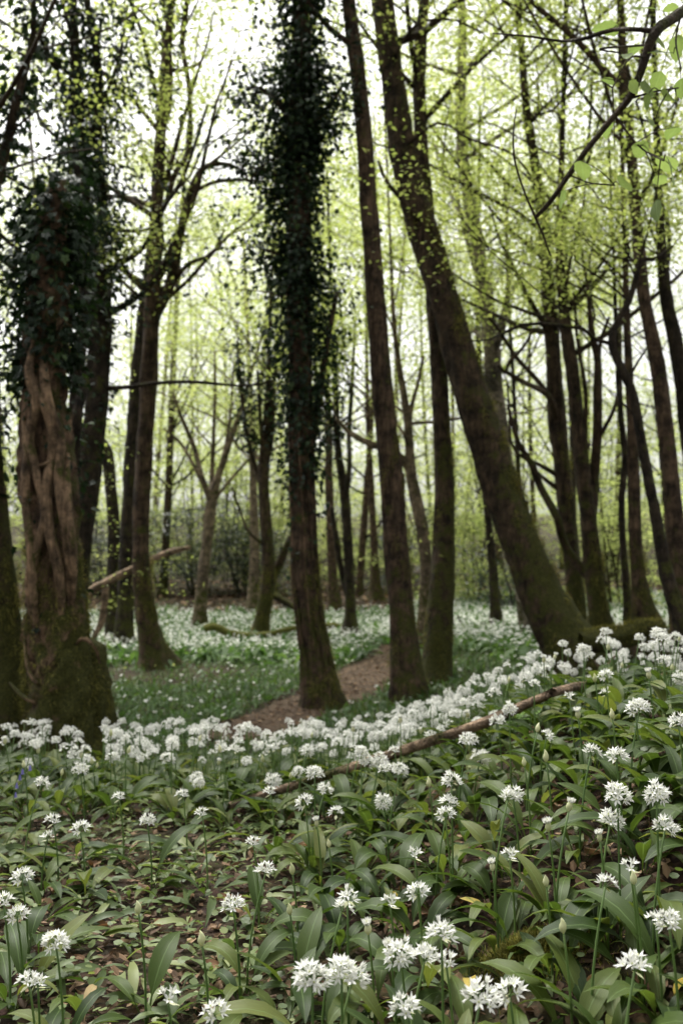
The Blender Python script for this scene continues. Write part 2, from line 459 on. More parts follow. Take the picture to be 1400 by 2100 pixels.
M['ground'] = ground_mat()
def path_mat():
    m, nt, out = new_mat('trodden_earth')
    L = nt.links
    tc = N(nt, 'ShaderNodeTexCoord')
    n1 = N(nt, 'ShaderNodeTexNoise', Scale=30.0, Detail=8.0, Roughness=0.7); L.new(tc.outputs['Object'], n1.inputs['Vector'])
    r = ramp(nt, [(0.3, (0.055, 0.038, 0.025)), (0.7, (0.14, 0.10, 0.068))]); L.new(n1.outputs[0], r.inputs[0])
    p = N(nt, 'ShaderNodeBsdfPrincipled'); p.inputs['Roughness'].default_value = 0.95; p.inputs['Specular IOR Level'].default_value = 0.1
    L.new(r.outputs[0], p.inputs['Base Color'])
    b = N(nt, 'ShaderNodeBump', Strength=0.8, Distance=0.01); L.new(n1.outputs[0], b.inputs['Height'])
    L.new(b.outputs[0], p.inputs['Normal']); L.new(p.outputs[0], out.inputs['Surface'])
    return m
M['path'] = path_mat()

# ------------------------------------------------------------------ ground and path
def sinh_axis(lo, hi, n, c, k):
    a, b = math.asinh((lo - c) / k), math.asinh((hi - c) / k)
    return c + k * np.sinh(np.linspace(a, b, n))
gx = sinh_axis(-260, 260, 210, 0.0, 1.6)
gy = sinh_axis(-60, 420, 250, 2.2, 1.8)
X, Y = np.meshgrid(gx, gy)
Z = hgt(X, Y) + 0.006 * np.random.default_rng(1).standard_normal(X.shape) * (np.hypot(X, Y - 2) < 8)
gmb = MB()
nx, ny = len(gx), len(gy)
ii = (np.arange(ny - 1)[:, None] * nx + np.arange(nx - 1)[None])
gmb.add(np.stack([X, Y, Z], -1), np.stack([ii, ii + 1, ii + nx + 1, ii + nx], -1).reshape(-1, 4))
tag(link('ground', gmb.mesh('ground', [M['ground']])), 'brown woodland soil with leaf litter under the garlic', kind='structure')

PATH = spline([(-0.75, 6.8), (-0.35, 8.2), (0.05, 9.6), (0.34, 11.0), (0.62, 12.4), (0.75, 13.6), (0.5, 15.0)], 60)
PATHW = np.interp(np.linspace(0, 1, 60), [0, .3, .55, .8, 1], [0.26, 0.34, 0.42, 0.34, 0.08])
def path_dist(x, y):
    d = np.hypot(np.asarray(x)[..., None] - PATH[:, 0], np.asarray(y)[..., None] - PATH[:, 1])
    return (d - PATHW).min(-1)
pmb = MB()
tn = np.gradient(PATH, axis=0); tn /= np.linalg.norm(tn, axis=1)[:, None]
no = np.stack([-tn[:, 1], tn[:, 0]], 1)
rows = []
for k, a in enumerate(np.linspace(-1.15, 1.15, 9)):
    w = PATHW * a * (1 + (0.18 * np.sin(np.arange(60) * 0.9 + k) if abs(a) > 1 else 0))
    q = PATH + no * w[:, None]
    rows.append(np.column_stack([q, hgt(q[:, 0], q[:, 1]) + 0.012 - 0.03 * (abs(a) > 1)]))
pv = np.array(rows).transpose(1, 0, 2).reshape(-1, 3)
ii = (np.arange(59)[:, None] * 9 + np.arange(8)[None])
pmb.add(pv, np.stack([ii, ii + 1, ii + 10, ii + 9], -1).reshape(-1, 4))
tag(link('path', pmb.mesh('path', [M['path']])), 'trodden brown earth path winding between the trunks', kind='structure')

# ------------------------------------------------------------------ leaf templates
def lt(V, F, uv=None):
    V = np.array(V, float)
    by = {}
    for f, m in F:
        by.setdefault((len(f), m), []).append(f)
    return (V, [(np.array(v), k[1]) for k, v in by.items()], None if uv is None else np.array(uv, float))
# unit length along +x, face up
T_FAR = lt([(0, 0, 0), (.45, .30, .05), (1, 0, -.06), (.45, -.30, .05)], [((0, 1, 2, 3), 0)])
T_LEAF = lt([(0, 0, 0), (.3, .27, .06), (.7, .22, .03), (1, 0, -.1), (.7, -.22, .03), (.3, -.27, .06), (.4, 0, 0)],
            [((0, 6, 1), 0), ((1, 6, 3, 2), 0), ((6, 5, 4, 3), 0), ((0, 5, 6), 0)])
T_CHIP = lt([(0, 0, 0), (.25, .3, .08), (.8, .24, -.02), (1, 0, .1), (.6, -.28, .04)], [((0, 1, 2, 3), 0), ((0, 3, 4), 0)])
T_IVY = lt([(0, 0, 0), (-.1, .35, .03), (.3, .3, .05), (.45, .5, 0), (.6, .2, .04), (1, 0, -.1), (.6, -.2, .04), (.45, -.5, 0), (.3, -.3, .05), (-.1, -.35, .03)],
           [((0, 1, 2), 0), ((0, 2, 3, 4), 0), ((0, 4, 5, 6), 0), ((0, 6, 7, 8), 0), ((0, 8, 9), 0)])
T_ROUND = lt([(0, 0, 0), (.15, .45, .06), (.6, .52, .03), (1, .2, -.02), (.9, 0, .0), (1, -.2, -.02), (.6, -.52, .03), (.15, -.45, .06)],
             [((0, 1, 2, 3), 0), ((0, 3, 4), 0), ((0, 4, 5), 0), ((0, 5, 6, 7), 0)])
T_BLADE = lt([(0, -.035, 0), (0, .035, 0), (.5, .03, .0), (.5, -.03, .0), (1, 0, -.12)], [((0, 1, 2, 3), 0), ((3, 2, 4), 0)])

def scatter_sprays(mb, centers, n_each, R, flat, size, tmpl, g, mat_tint=(0, 1), tilt=0.45):
    """leaves spread in a flattened cloud round each centre"""
    n = len(centers)
    if n == 0:
        return
    k = n * n_each
    c = np.repeat(centers, n_each, 0)
    yaw0 = np.repeat(g.uniform(0, TAU, n), n_each)
    off = g.standard_normal((k, 3)) * np.array([R, R * 0.55, R * flat])
    co, si = np.cos(yaw0), np.sin(yaw0)
    off = np.stack([off[:, 0] * co - off[:, 1] * si, off[:, 0] * si + off[:, 1] * co, off[:, 2] - 0.10 * np.abs(off[:, 0])], 1)
    base = np.repeat(g.uniform(mat_tint[0], mat_tint[1], n), n_each)
    t = np.clip(base * 0.6 + 0.4 * g.uniform(mat_tint[0], mat_tint[1], k), 0.001, 0.999)
    mb.many(tmpl, c + off, rots(g.uniform(0, TAU, k), g.normal(0.15, tilt, k), g.normal(0, tilt, k)), size * g.uniform(0.6, 1.3, k), t)

# gaps of open sky between the crowns (photo pixels: centre, radii, share of leaves left out)
GAPS = [(75, 280, 65, 90, .85), (470, 320, 80, 90, .8), (250, 575, 45, 50, .6), (800, 230, 45, 180, .4), (1010, 260, 50, 40, .4)]
def thin(c, g):
    if len(c) == 0:
        return c
    px, py = pix(c)
    keep = np.ones(len(c))
    for cx, cy, rx, ry, a in GAPS:
        d = np.hypot((px - cx) / rx, (py - cy) / ry)
        keep *= 1 - a * (1 - ss(0.75, 1.25, d))
    return c[g.random(len(c)) < keep]

def grow_limb(p0, d0, L, r0, g, up=0.12, wig=0.25, n=6):
    """a wandering branch"""
    P = [np.array(p0, float)]
    d = np.array(d0, float); d /= np.linalg.norm(d)
    for i in range(n):
        d = d + g.normal(0, wig, 3) * 0.5 + np.array([0, 0, up])
        d /= np.linalg.norm(d)
        P.append(P[-1] + d * L / n)
    return np.array(P), np.linspace(r0, r0 * 0.25, n + 1)

def make_branches(bmb, C, R, zlo, zhi, n, Lr, g, sides=4, sub=3, tint=0.0, skip_back=False):
    """limbs off a stem between two heights; returns spray centres"""
    out = []
    idx = [i for i in range(len(C)) if zlo <= C[i][2] <= zhi]
    if not idx:
        return np.zeros((0, 3))
    for k in range(n):
        i = idx[int(g.integers(len(idx)))]
        a = g.uniform(0, TAU)
        L = 1.45 * g.uniform(*Lr)
        P, r = grow_limb(C[i], (math.cos(a), math.sin(a), g.uniform(0.15, 0.9)), L, min(R[i] * 0.45, 0.02 + 0.012 * L), g)
        tube(bmb, P, r, sides, tint=tint, cap=False)
        for s in range(sub):
            j = int(g.integers(3, len(P)))
            b = a + g.normal(0, 0.9)
            Q, q = grow_limb(P[j], (math.cos(b), math.sin(b), g.uniform(-0.1, 0.5)), L * g.uniform(0.3, 0.6), max(r[j] * 0.6, 0.005), g, up=0.02, n=4)
            tube(bmb, Q, q, 3, tint=tint, cap=False)
            out += [Q[2], Q[3], Q[4]]
        out += [P[4], P[5], P[6]]
    return np.array(out)

# ------------------------------------------------------------------ trees traced from the photograph
def stem3d(pts, d, lean=0.0):
    """pixel stem -> points and radii; d depth at the base, lean = metres the top leans away"""
    n = len(pts)
    out = []
    for i, (px, py, w) in enumerate(pts):
        dd = d + lean * i / max(1, n - 1)
        p = at(px, py, dd)
        out.append([*p, w * dd / FPX / 2])
    return np.array(out)

TREES = []
def tree(name, label, d, pts, bark='bark', flare=0.5, lump=0.05, sides=18, limbs=(), crown=None, ivy=(), lean=0.0, extend=1.5, group=None,
         shoots=0, leaf='spring', leaf_size=0.062, seed=None, spray=26, sprayR=0.33, ground=True, auto=False):
    g = np.random.default_rng(seed if seed is not None else abs(hash((pts[0], len(label)))) % 99991)
    if auto:                         # the foot stands where the ground is seen at that pixel
        d0, d = d, hit(pts[0][0], pts[0][1], 0.0)[1]
        zf = lambda z: CAM[2] + (z - CAM[2]) * d / d0
        if crown: crown = dict(crown, z=tuple(zf(z) for z in crown['z']))
        ivy = [(a, zf(z0), zf(z1), sp_, *r_) for (a, z0, z1, sp_, *r_) in ivy]
    S = stem3d(pts, d, lean)
    if ground:                       # run the foot down into the soil
        gz = float(hgt(S[0, 0], S[0, 1]))
        if S[0, 2] > gz - 0.06:
            foot = S[0].copy(); foot[2] = gz - 0.10
            if len(S) > 1:
                foot[:2] += (S[0, :2] - S[1, :2]) * min(0.5, (S[0, 2] - foot[2]) / max(0.1, S[1, 2] - S[0, 2]))
            S = np.vstack([foot, S]) if S[0, 2] - foot[2] > 0.05 else S
    if extend:                       # carry the stem on above the picture
        dv = S[-1, :3] - S[-2, :3]; dv /= np.linalg.norm(dv)
        S = np.vstack([S, [*(S[-1, :3] + dv * extend), S[-1, 3] * 0.7]])
    ln = np.linalg.norm(np.diff(S[:, :3], axis=0), axis=1).sum()
    n = int(np.clip(ln / (0.055 if d < 12 else 0.12), 10, 150))
    Q = spline(S, n)
    C, R = Q[:, :3], np.maximum(Q[:, 3], 0.006)
    base = C[0].copy()
    e = link(name, None, loc=base)
    tag(e, label, 'tree' if 'tree' in name or 'trunk' in name else 'tree', group)
    mb = MB(); tube(mb, C - base, R, sides, lump, flare, int(g.integers(1e6)))
    link('trunk', mb.mesh('trunk', [M[bark]]), e)
    stems = [(C, R)]
    for lp in limbs:
        if isinstance(lp, dict):
            ld, lps = lp['d'], lp['pts']
        else:
            ld, lps = d, lp
        L = stem3d(lps, ld)
        # root the limb on the nearest point of a stem already there
        allC = np.concatenate([c for c, r in stems]); allR = np.concatenate([r for c, r in stems])
        k = int(np.argmin(np.linalg.norm(allC - L[0, :3], axis=1)))
        if np.linalg.norm(allC[k] - L[0, :3]) < 0.9:
            L[0, :3] = allC[k]
        L[1:-1, 1] += g.normal(0, 0.08, len(L) - 2) * d / 9
        ll = np.linalg.norm(np.diff(L[:, :3], axis=0), axis=1).sum()
        q = spline(L, int(np.clip(ll / 0.12, 6, 60)))
        mb = MB(); tube(mb, q[:, :3] - base, np.maximum(q[:, 3], 0.004), 9, 0.05, 0, int(g.integers(1e6)))
        link('limb', mb.mesh('limb', [M[bark]]), e)
        stems.append((q[:, :3], np.maximum(q[:, 3], 0.004)))
    bmb, fmb = MB(), MB()
    cents = []
    if crown:
        for (c, r) in stems:
            k = max(1, int(crown['n'] * len(c) / sum(len(x) for x, _ in stems)))
            cc = make_branches(bmb, c, r, crown['z'][0], crown['z'][1], k, crown.get('L', (0.8, 2.2)), g)
            if len(cc): cents.append(cc)
    if shoots:
        k = g.integers(3, len(C) - 2, shoots)
        cents.append(C[k] + g.normal(0, 1, (shoots, 3)) * np.array([1, 1, .5]) * (R[k][:, None] + 0.1))
    if d < 12: leaf_size *= 0.72; spray = int(spray * 1.9)
    else: leaf_size *= 0.78; spray = int(spray * 1.5)
    if cents:
        cc = thin(np.concatenate(cents), g)
        if len(cc):
            scatter_sprays(fmb, cc, spray, sprayR, 0.3, leaf_size, T_FAR, g)
        if bmb.nv:
            bmb.v = [v - base for v in bmb.v]
            tag(link('branches', bmb.mesh('branches', [M[bark]]), e), kind='stuff')
        if fmb.nv:
            fmb.v = [v - base for v in fmb.v]
            tag(link('crown', fmb.mesh('crown', [M[leaf]]), e), kind='stuff')
    # ivy: (stem index, py_from, py_to, spread metres, clumps, leaves per clump, reach)
    imb = MB(); tmb = MB()
    for (si, z0, z1, spread, nc, nl, size) in ivy:
        c, r = stems[si]
        idx = np.where((c[:, 2] >= z0) & (c[:, 2] <= z1))[0]
        if not len(idx): continue
        k = idx[g.integers(0, len(idx), nc)]
        a = g.uniform(0, TAU, nc)
        rad = r[k] * 1.0 + spread * np.abs(g.normal(0, 0.5, nc)) ** 1.4
        cen = c[k] + np.stack([np.cos(a) * rad, np.sin(a) * rad, g.normal(0, 0.08, nc)], 1)
        far = np.where(rad > r[k] + 0.25)[0]
        for q in far[: max(6, nc // 8)]:
            P = spline([c[k[q]] - [0, 0, 0.12], (c[k[q]] + cen[q]) / 2 - [0, 0, 0.02], cen[q]], 5)
            tube(tmb, P - base, [0.010, 0.009, 0.007, 0.005, 0.003], 4, cap=False)
        m = nc * nl
        pc = np.repeat(cen, nl, 0) + g.normal(0, 1, (m, 3)) * np.repeat(0.06 + 0.16 * np.clip(rad - r[k], 0, 0.6), nl)[:, None] * np.array([1, 1, 1.3])
        ax = np.repeat(c[k], nl, 0)
        out = np.arctan2(pc[:, 1] - ax[:, 1], pc[:, 0] - ax[:, 0])
        imb.many(T_IVY, pc - base, rots(out + g.normal(0, 0.7, m), g.normal(0.75, 0.5, m), g.normal(0, 0.5, m)), size * g.uniform(0.6, 1.35, m), g.uniform(0, 1, m))
    if imb.nv:
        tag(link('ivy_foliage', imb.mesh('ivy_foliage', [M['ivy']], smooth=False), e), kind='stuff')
    if tmb.nv:
        tag(link('ivy_stems', tmb.mesh('ivy_stems', [M['twig']]), e), kind='stuff')
    TREES.append((e, stems, R[0]))
    return e, stems

# 1 the gnarled broken trunk on the left
e1, st1 = tree('broken_tree_trunk', 'gnarled broken old trunk wrapped in thick ivy stems, moss at its foot', 6.0,
    [(128, 1440, 140), (122, 1360, 122), (116, 1250, 108), (108, 1150, 98), (100, 1000, 98), (94, 850, 92), (96, 700, 86), (102, 560, 78), (110, 440, 60), (120, 365, 26)],
    bark='old_wood', flare=0.28, lump=0.13, sides=30, extend=0,
    ivy=[(0, 1.95, 3.05, 0.06, 230, 9, 0.055), (0, 0.4, 2.0, 0.03, 22, 4, 0.045), (0, 2.1, 3.0, 0.34, 26, 14, 0.05)], seed=11)
b1 = np.array(e1.location)
for pts, w in (([(70, 1290), (62, 1180), (92, 1060), (78, 980), (60, 900), (75, 830), (60, 760), (75, 690)], 19),
               ([(128, 1290), (122, 1180), (100, 1080), (95, 1000), (110, 930), (100, 850), (70, 790), (62, 720)], 22),
               ([(142, 1240), (140, 1130), (128, 1040), (120, 980), (124, 900), (105, 840), (92, 780), (90, 700)], 20),
               ([(78, 1310), (70, 1220), (62, 1120), (52, 1010), (55, 930), (48, 850)], 17),
               ([(150, 1240), (152, 1160), (146, 1090), (138, 1010), (140, 930)], 16),
               ([(50, 930), (75, 955), (105, 945), (130, 930)], 7),
               ([(20, 1400), (45, 1425), (70, 1440), (100, 1455)], 9),
               ([(50, 1310), (58, 1370), (75, 1400), (95, 1405)], 8),
               ([(150, 1330), (170, 1310), (195, 1325), (205, 1360)], 9)):
    q = [[*at(px, py, 5.815 - 0.012 * (w > 12) + (0.10 if k in (0, len(pts) - 1) else 0.02 * math.sin(2.1 * k))), w * (0.5 if k in (0, len(pts) - 1) else 1) * 6.0 / FPX / 2] for k, (px, py) in enumerate(pts)]
    q = spline(q, 40)
    mb = MB(); tube(mb, q[:, :3] - b1, q[:, 3], 12, 0.06, 0, w)
    link('ivy_stem', mb.mesh('ivy_stem', [M['ivy_wood']]), e1)
# mossy shaggy cover at its foot
def moss_coat(parent, c, r, z0, z1, n, size, g, side=None):
    mb = MB()
    idx = np.where((c[:, 2] >= z0) & (c[:, 2] <= z1))[0]
    nc = max(4, n // 45)             # moss grows in cushions
    rep_ = -(-n // nc)
    kc = idx[g.integers(0, len(idx), nc)]
    ac = g.uniform(0, TAU, nc) if side is None else g.normal(side[0], side[1], nc)
    k = np.repeat(kc, rep_)[:n]; a = np.repeat(ac, rep_)[:n] + g.normal(0, .16, n)
    dz = g.normal(0, .05, n)
    rad = r[k] * 1.02 + np.abs(g.normal(0, .010, n))
    pos = c[k] + np.stack([np.cos(a) * rad, np.sin(a) * rad, dz], 1) - np.array(parent.location)
    mb.many(T_BLADE, pos, rots(a + g.normal(0, .6, n), g.normal(0.5, 0.6, n), g.normal(0, .7, n)), np.column_stack([size * g.uniform(.4, 1.3, n)] + [np.full(n, size * 1.1)] * 2), np.repeat(g.uniform(0, .6, nc), rep_)[:n] + g.uniform(0, .38, n))
    tag(link('moss', mb.mesh('moss', [M['moss_bright']]), parent), kind='stuff')
gm = np.random.default_rng(5)
moss_coat(e1, st1[0][0], st1[0][1] * 1.06, -0.4, 0.95, 9000, 0.032, gm)

tree('tree_stump', 'low mossy stump beside the gnarled broken trunk', 6.1, [(185, 1440, 84), (186, 1390, 72), (187, 1350, 64), (190, 1322, 54)],
     bark='bark_mossy', flare=0.3, lump=0.14, sides=20, extend=0, seed=31)
e, s = TREES[-1][0], TREES[-1][1]
e['category'] = 'stump'
moss_coat(e, s[0][0], s[0][1], -0.4, 0.5, 1600, 0.045, gm)

tree('edge_tree', 'dark mossy trunk with swelling foot behind the gnarled broken trunk', 6.3,
     [(15, 1450, 110), (8, 1350, 84), (2, 1200, 66), (-8, 1050, 46), (-16, 900, 38), (-25, 600, 34), (-30, 300, 30)], bark='bark_mossy', flare=0.3, extend=2, limbs=[[(-28, 430, 24), (-4, 335, 22), (20, 245, 20), (42, 155, 17), (60, 55, 13), (68, -30, 10)]],
     ivy=[(0, 1.4, 1.9, 0.08, 14, 8, 0.06), (0, 2.0, 3.2, 0.4, 40, 8, 0.05), (1, 3.4, 5.2, 0.45, 30, 18, 0.05)], crown=dict(n=5, z=(2.5, 6), L=(0.8, 1.6)), leaf='spring', seed=12)

# 2 dark ivy-clad forked trees
tree('ivy_tree', 'dark tree forking high into ivy-clad limbs behind the broken trunk', 9.5,
     [(158, 1320, 52), (160, 1230, 44), (166, 1120, 46), (180, 980, 52), (196, 850, 48), (203, 740, 44), (206, 650, 46), (195, 540, 30), (176, 420, 26), (164, 280, 24), (158, 150, 20), (150, 0, 16)],
     bark='bark_dark', flare=0.25,
     limbs=[[(206, 660, 30), (214, 560, 26), (208, 430, 22), (200, 280, 20), (196, 130, 17), (178, 0, 14)],
            [(172, 380, 16), (150, 260, 15), (122, 160, 12), (80, 70, 10), (58, -20, 8)],
            [(206, 650, 18), (240, 630, 14), (290, 600, 12), (335, 550, 10), (352, 500, 8)],
            [(168, 330, 10), (200, 240, 9), (240, 120, 7), (262, 10, 5)],
            [(214, 800, 12), (260, 796, 9), (320, 787, 8), (400, 789, 7), (500, 786, 5), (560, 780, 3)],
            [(212, 560, 16), (240, 545, 12), (290, 500, 10), (330, 430, 9), (370, 350, 8), (410, 240, 6), (425, 215, 4)]],
     ivy=[(0, 3.6, 7.4, 0.45, 70, 26, 0.046), (1, 3.2, 7.4, 0.80, 120, 28, 0.046), (2, 4.4, 7.4, 0.28, 30, 20, 0.046), (4, 4.5, 7.4, 0.4, 36, 24, 0.046), (0, 3.0, 7.4, 0.08, 70, 9, 0.045), (0, 1.9, 3.6, 0.1, 50, 6, 0.05)],
     crown=dict(n=20, z=(3, 9), L=(0.6, 1.6)), leaf='spring', seed=13)
tree('twisted_ivy_tree', 'black wavy ivy stem tree squeezed beside the gnarled broken trunk', 7.4,
     [(132, 1430, 48), (128, 1300, 40), (122, 1180, 36), (124, 1070, 36), (142, 970, 36), (152, 890, 30), (158, 800, 26), (166, 700, 26), (172, 600, 22), (170, 480, 18), (164, 380, 14), (150, 300, 8)],
     bark='bark_dark', flare=0.2, extend=0,
     limbs=[[(140, 985, 22), (152, 990, 22), (160, 940, 22), (172, 850, 20), (184, 760, 16), (190, 680, 12)]],
     ivy=[(0, 1.2, 4.2, 0.08, 90, 8, 0.05), (0, 2.6, 4.2, 0.28, 44, 9, 0.05)], seed=14)
tree('arched_tree', 'slender straight stem arching into the dark forked ivy tree', 10.0,
     [(231, 1330, 34), (232, 1220, 26), (234, 1100, 25), (228, 1000, 24), (219, 930, 24), (206, 905, 20), (196, 880, 14)], bark='bark_dark', flare=0.3, extend=0, shoots=10, leaf_size=.06, seed=15, auto=True)
tree('straight_tree', 'dark straight trunk standing just behind the flared trunk', 10.6,
     [(256, 1338, 46), (258, 1240, 34), (263, 1100, 33), (270, 950, 30), (280, 800, 28), (296, 620, 22), (318, 440, 16), (330, 300, 12)], bark='bark_dark', flare=0.25, extend=1, shoots=12,
     crown=dict(n=5, z=(4, 8), L=(.8, 1.6)), seed=16, auto=True)
tree('flared_tree', 'tall brown trunk with wide fluted root flare in trodden soil', 9.6,
     [(322, 1372, 62), (312, 1320, 50), (300, 1260, 42), (292, 1180, 36), (289, 1080, 33), (296, 940, 34), (304, 800, 34), (310, 680, 33), (316, 560, 30), (322, 430, 28), (328, 300, 24), (338, 160, 21), (352, 0, 17)],
     bark='bark', flare=0.75, lump=0.05,
     limbs=[[(320, 660, 24), (345, 590, 22), (368, 500, 19), (385, 435, 17), (414, 366, 13), (446, 336, 10), (482, 346, 8), (508, 362, 6)],
            [(396, 405, 9), (425, 385, 8), (455, 372, 8), (520, 370, 7), (550, 376, 5)],
            [(322, 600, 14), (352, 575, 11), (392, 552, 9), (430, 510, 7), (460, 470, 5)],
            [(325, 450, 12), (340, 410, 12), (360, 360, 11), (385, 290, 10), (388, 180, 10), (372, 80, 12), (388, -20, 12)],
            [(330, 400, 8), (345, 350, 8), (340, 320, 6)]],
     ivy=[(0, 5.2, 6.6, 0.16, 60, 7, 0.05)],
     crown=dict(n=44, z=(3.2, 9), L=(0.6, 1.9)), shoots=10, seed=17, auto=True)

# far pale forked tree in the clearing
tree('forked_tree', 'pale mossy tree forking into a broom of limbs in the clearing', 17.5,
     [(408, 1302, 40), (412, 1240, 26), (420, 1150, 22), (430, 1070, 23), (434, 1030, 24), (450, 970, 14), (472, 905, 12), (497, 830, 9), (528, 720, 6)], bark='bark_pale', flare=0.35, extend=1,
     limbs=[[(434, 1035, 16), (418, 985, 12), (396, 915, 10), (372, 850, 8), (350, 790, 5)], [(434, 1030, 14), (430, 970, 10), (436, 890, 8), (442, 800, 6), (440, 720, 4)],
            [(446, 985, 10), (462, 900, 8), (468, 820, 6), (480, 740, 4)], [(424, 1000, 10), (402, 960, 8), (366, 905, 6), (336, 880, 4)],
            [(436, 1040, 9), (452, 1010, 7), (490, 960, 6), (520, 930, 4)]],
     crown=dict(n=26, z=(2.4, 9), L=(0.8, 2.0)), leaf='spring_pale', leaf_size=0.075, spray=22, seed=18, auto=True)
tree('bent_tree', 'dark mossy tree with bent foot before the fallen mossy logs', 15.5,
     [(530, 1325, 46), (537, 1270, 30), (549, 1200, 30), (549, 1130, 25), (543, 1040, 24), (540, 960, 21), (546, 880, 18), (550, 800, 13), (552, 700, 9), (556, 600, 6)], bark='bark_mossy', flare=0.45, extend=2,
     limbs=[[(552, 1200, 20), (566, 1170, 18), (582, 1135, 16), (596, 1100, 12)], [(531, 1130, 7), (512, 1092, 6), (492, 1050, 5), (476, 1000, 4)],
            [(540, 1010, 12), (520, 950, 10), (505, 880, 9), (494, 800, 7), (486, 700, 5)], [(548, 980, 12), (556, 900, 11), (562, 800, 9), (572, 700, 6), (580, 600, 4)],
            [(540, 940, 9), (535, 860, 8), (528, 760, 6)]],
     ivy=[(0, 2.6, 5.2, 0.3, 110, 7, 0.06), (3, 2.6, 5.2, 0.25, 60, 7, 0.06), (2, 3.6, 5.4, 0.3, 60, 7, 0.06)],
     crown=dict(n=18, z=(2.6, 9), L=(0.8, 2.0)), leaf_size=0.075, seed=19, auto=True)

# the tall ivy column
e8, st8 = tree('ivy_column_tree', 'tall trunk clothed from mid-height up in dark ivy', 8.3,
     [(662, 1450, 84), (655, 1400, 72), (645, 1330, 60), (632, 1250, 56), (624, 1150, 52), (619, 1000, 48), (617, 850, 48), (614, 700, 47), (612, 550, 46), (613, 400, 44), (616, 200, 42), (620, 0, 38)],
     bark='bark', flare=0.25, lump=0.07, sides=22, extend=3,
     limbs=[[(628, 960, 20), (640, 900, 18), (652, 820, 15), (668, 720, 12), (690, 600, 9)],
            [(614, 420, 12), (580, 370, 9), (545, 350, 7), (510, 345, 5)], [(616, 300, 12), (580, 230, 10), (540, 190, 7), (505, 180, 5)],
            [(616, 300, 12), (660, 230, 9), (700, 180, 7)], [(614, 560, 10), (570, 520, 8), (530, 510, 5)]],
     ivy=[(0, 1.9, 7.5, 0.10, 760, 12, 0.047), (0, 1.3, 2.2, 0.05, 60, 9, 0.042), (0, 3.0, 5.0, 0.45, 50, 24, 0.043), (0, 4.2, 7.5, 0.85, 120, 30, 0.043), (1, 1.5, 3.4, 0.12, 60, 9, 0.042),
          (2, 3, 5, 0.3, 30, 22, 0.043), (3, 4, 6, 0.3, 40, 22, 0.043), (4, 4, 6, 0.3, 34, 22, 0.043), (5, 2.6, 4, 0.25, 30, 20, 0.043), (0, 0.9, 1.9, 0.05, 40, 6, 0.04)], seed=20)
b8 = np.array(e8.location)
for k in range(14):                  # ropes of ivy stem running up the bare foot
    g = np.random.default_rng(100 + k)
    c, r = st8[0]
    a0 = g.uniform(math.pi, TAU); zz = np.linspace(g.uniform(-.3, .2), g.uniform(1.3, 2.2), 14)
    ci = np.array([c[np.argmin(abs(c[:, 2] - z))] for z in zz]); ri = np.array([r[np.argmin(abs(c[:, 2] - z))] for z in zz])
    aa = a0 + np.cumsum(g.normal(0, 0.09, 14))
    P = np.stack([ci[:, 0] + np.cos(aa) * ri * 1.04, ci[:, 1] + np.sin(aa) * ri * 1.04, zz], 1)
    mb = MB(); tube(mb, P - b8, np.full(14, g.uniform(.006, .015)), 6, 0.08, 0, k)
    link('ivy_stem', mb.mesh('ivy_stem', [M['old_wood' if k % 3 == 0 else 'bark']]), e8)

tree('pair_tree', 'brown trunk of a close pair, gently curving beside the ivy column', 8.4,
     [(838, 1425, 76), (833, 1380, 66), (826, 1290, 54), (817, 1180, 50), (807, 1060, 48), (799, 950, 46), (787, 830, 43), (776, 700, 41), (766, 560, 38), (757, 430, 36), (748, 300, 34), (737, 180, 33), (724, 80, 31), (714, 0, 29)],
     bark='bark', flare=0.28, lump=0.045, extend=3, shoots=5, crown=dict(n=6, z=(5.0, 9), L=(.8, 1.8)), seed=21)
tree('pair_tree', 'darker mossy trunk of the close pair, growing up behind the leaning one', 8.8,
     [(893, 1408, 68), (895, 1360, 60), (900, 1280, 57), (907, 1180, 48), (911, 1080, 43), (909, 960, 39), (904, 850, 36), (898, 740, 34), (890, 620, 33), (880, 500, 31), (870, 380, 29), (862, 270, 28), (859, 150, 27), (864, 60, 25), (870, 0, 22)],
     bark='bark_mossy', flare=0.25, lump=0.045, extend=3, shoots=6, lean=0.8,
     limbs=[[(866, 420, 14), (840, 440, 12), (808, 400, 10), (790, 375, 8), (775, 330, 5)]], crown=dict(n=6, z=(5.0, 9), L=(.8, 1.8)), seed=22)
e11, st11 = tree('leaning_tree', 'thick trunk leaning steeply over the flower bank, moss along its upper side', 8.6,
     [(1178, 1352, 124), (1155, 1310, 108), (1118, 1240, 92), (1082, 1150, 82), (1045, 1050, 77), (1012, 950, 72), (978, 850, 69), (948, 750, 66), (920, 650, 64), (890, 550, 62), (858, 450, 60), (832, 340, 56), (815, 230, 51), (800, 120, 48), (783, 0, 45)],
     bark='bark_mossy', flare=0.22, lump=0.055, sides=24, extend=3, lean=0.6, shoots=3,
     limbs=[[(826, 250, 8), (900, 250, 6), (960, 285, 5), (1040, 330, 5), (1090, 365, 4)], [(800, 60, 7), (850, 50, 6), (920, 60, 5), (990, 68, 4)]],
     crown=dict(n=5, z=(5.0, 9), L=(.8, 1.8)), seed=23)
moss_coat(e11, st11[0][0], st11[0][1], -0.2, 4.2, 8000, 0.05, gm, side=(0.3, 1.0))

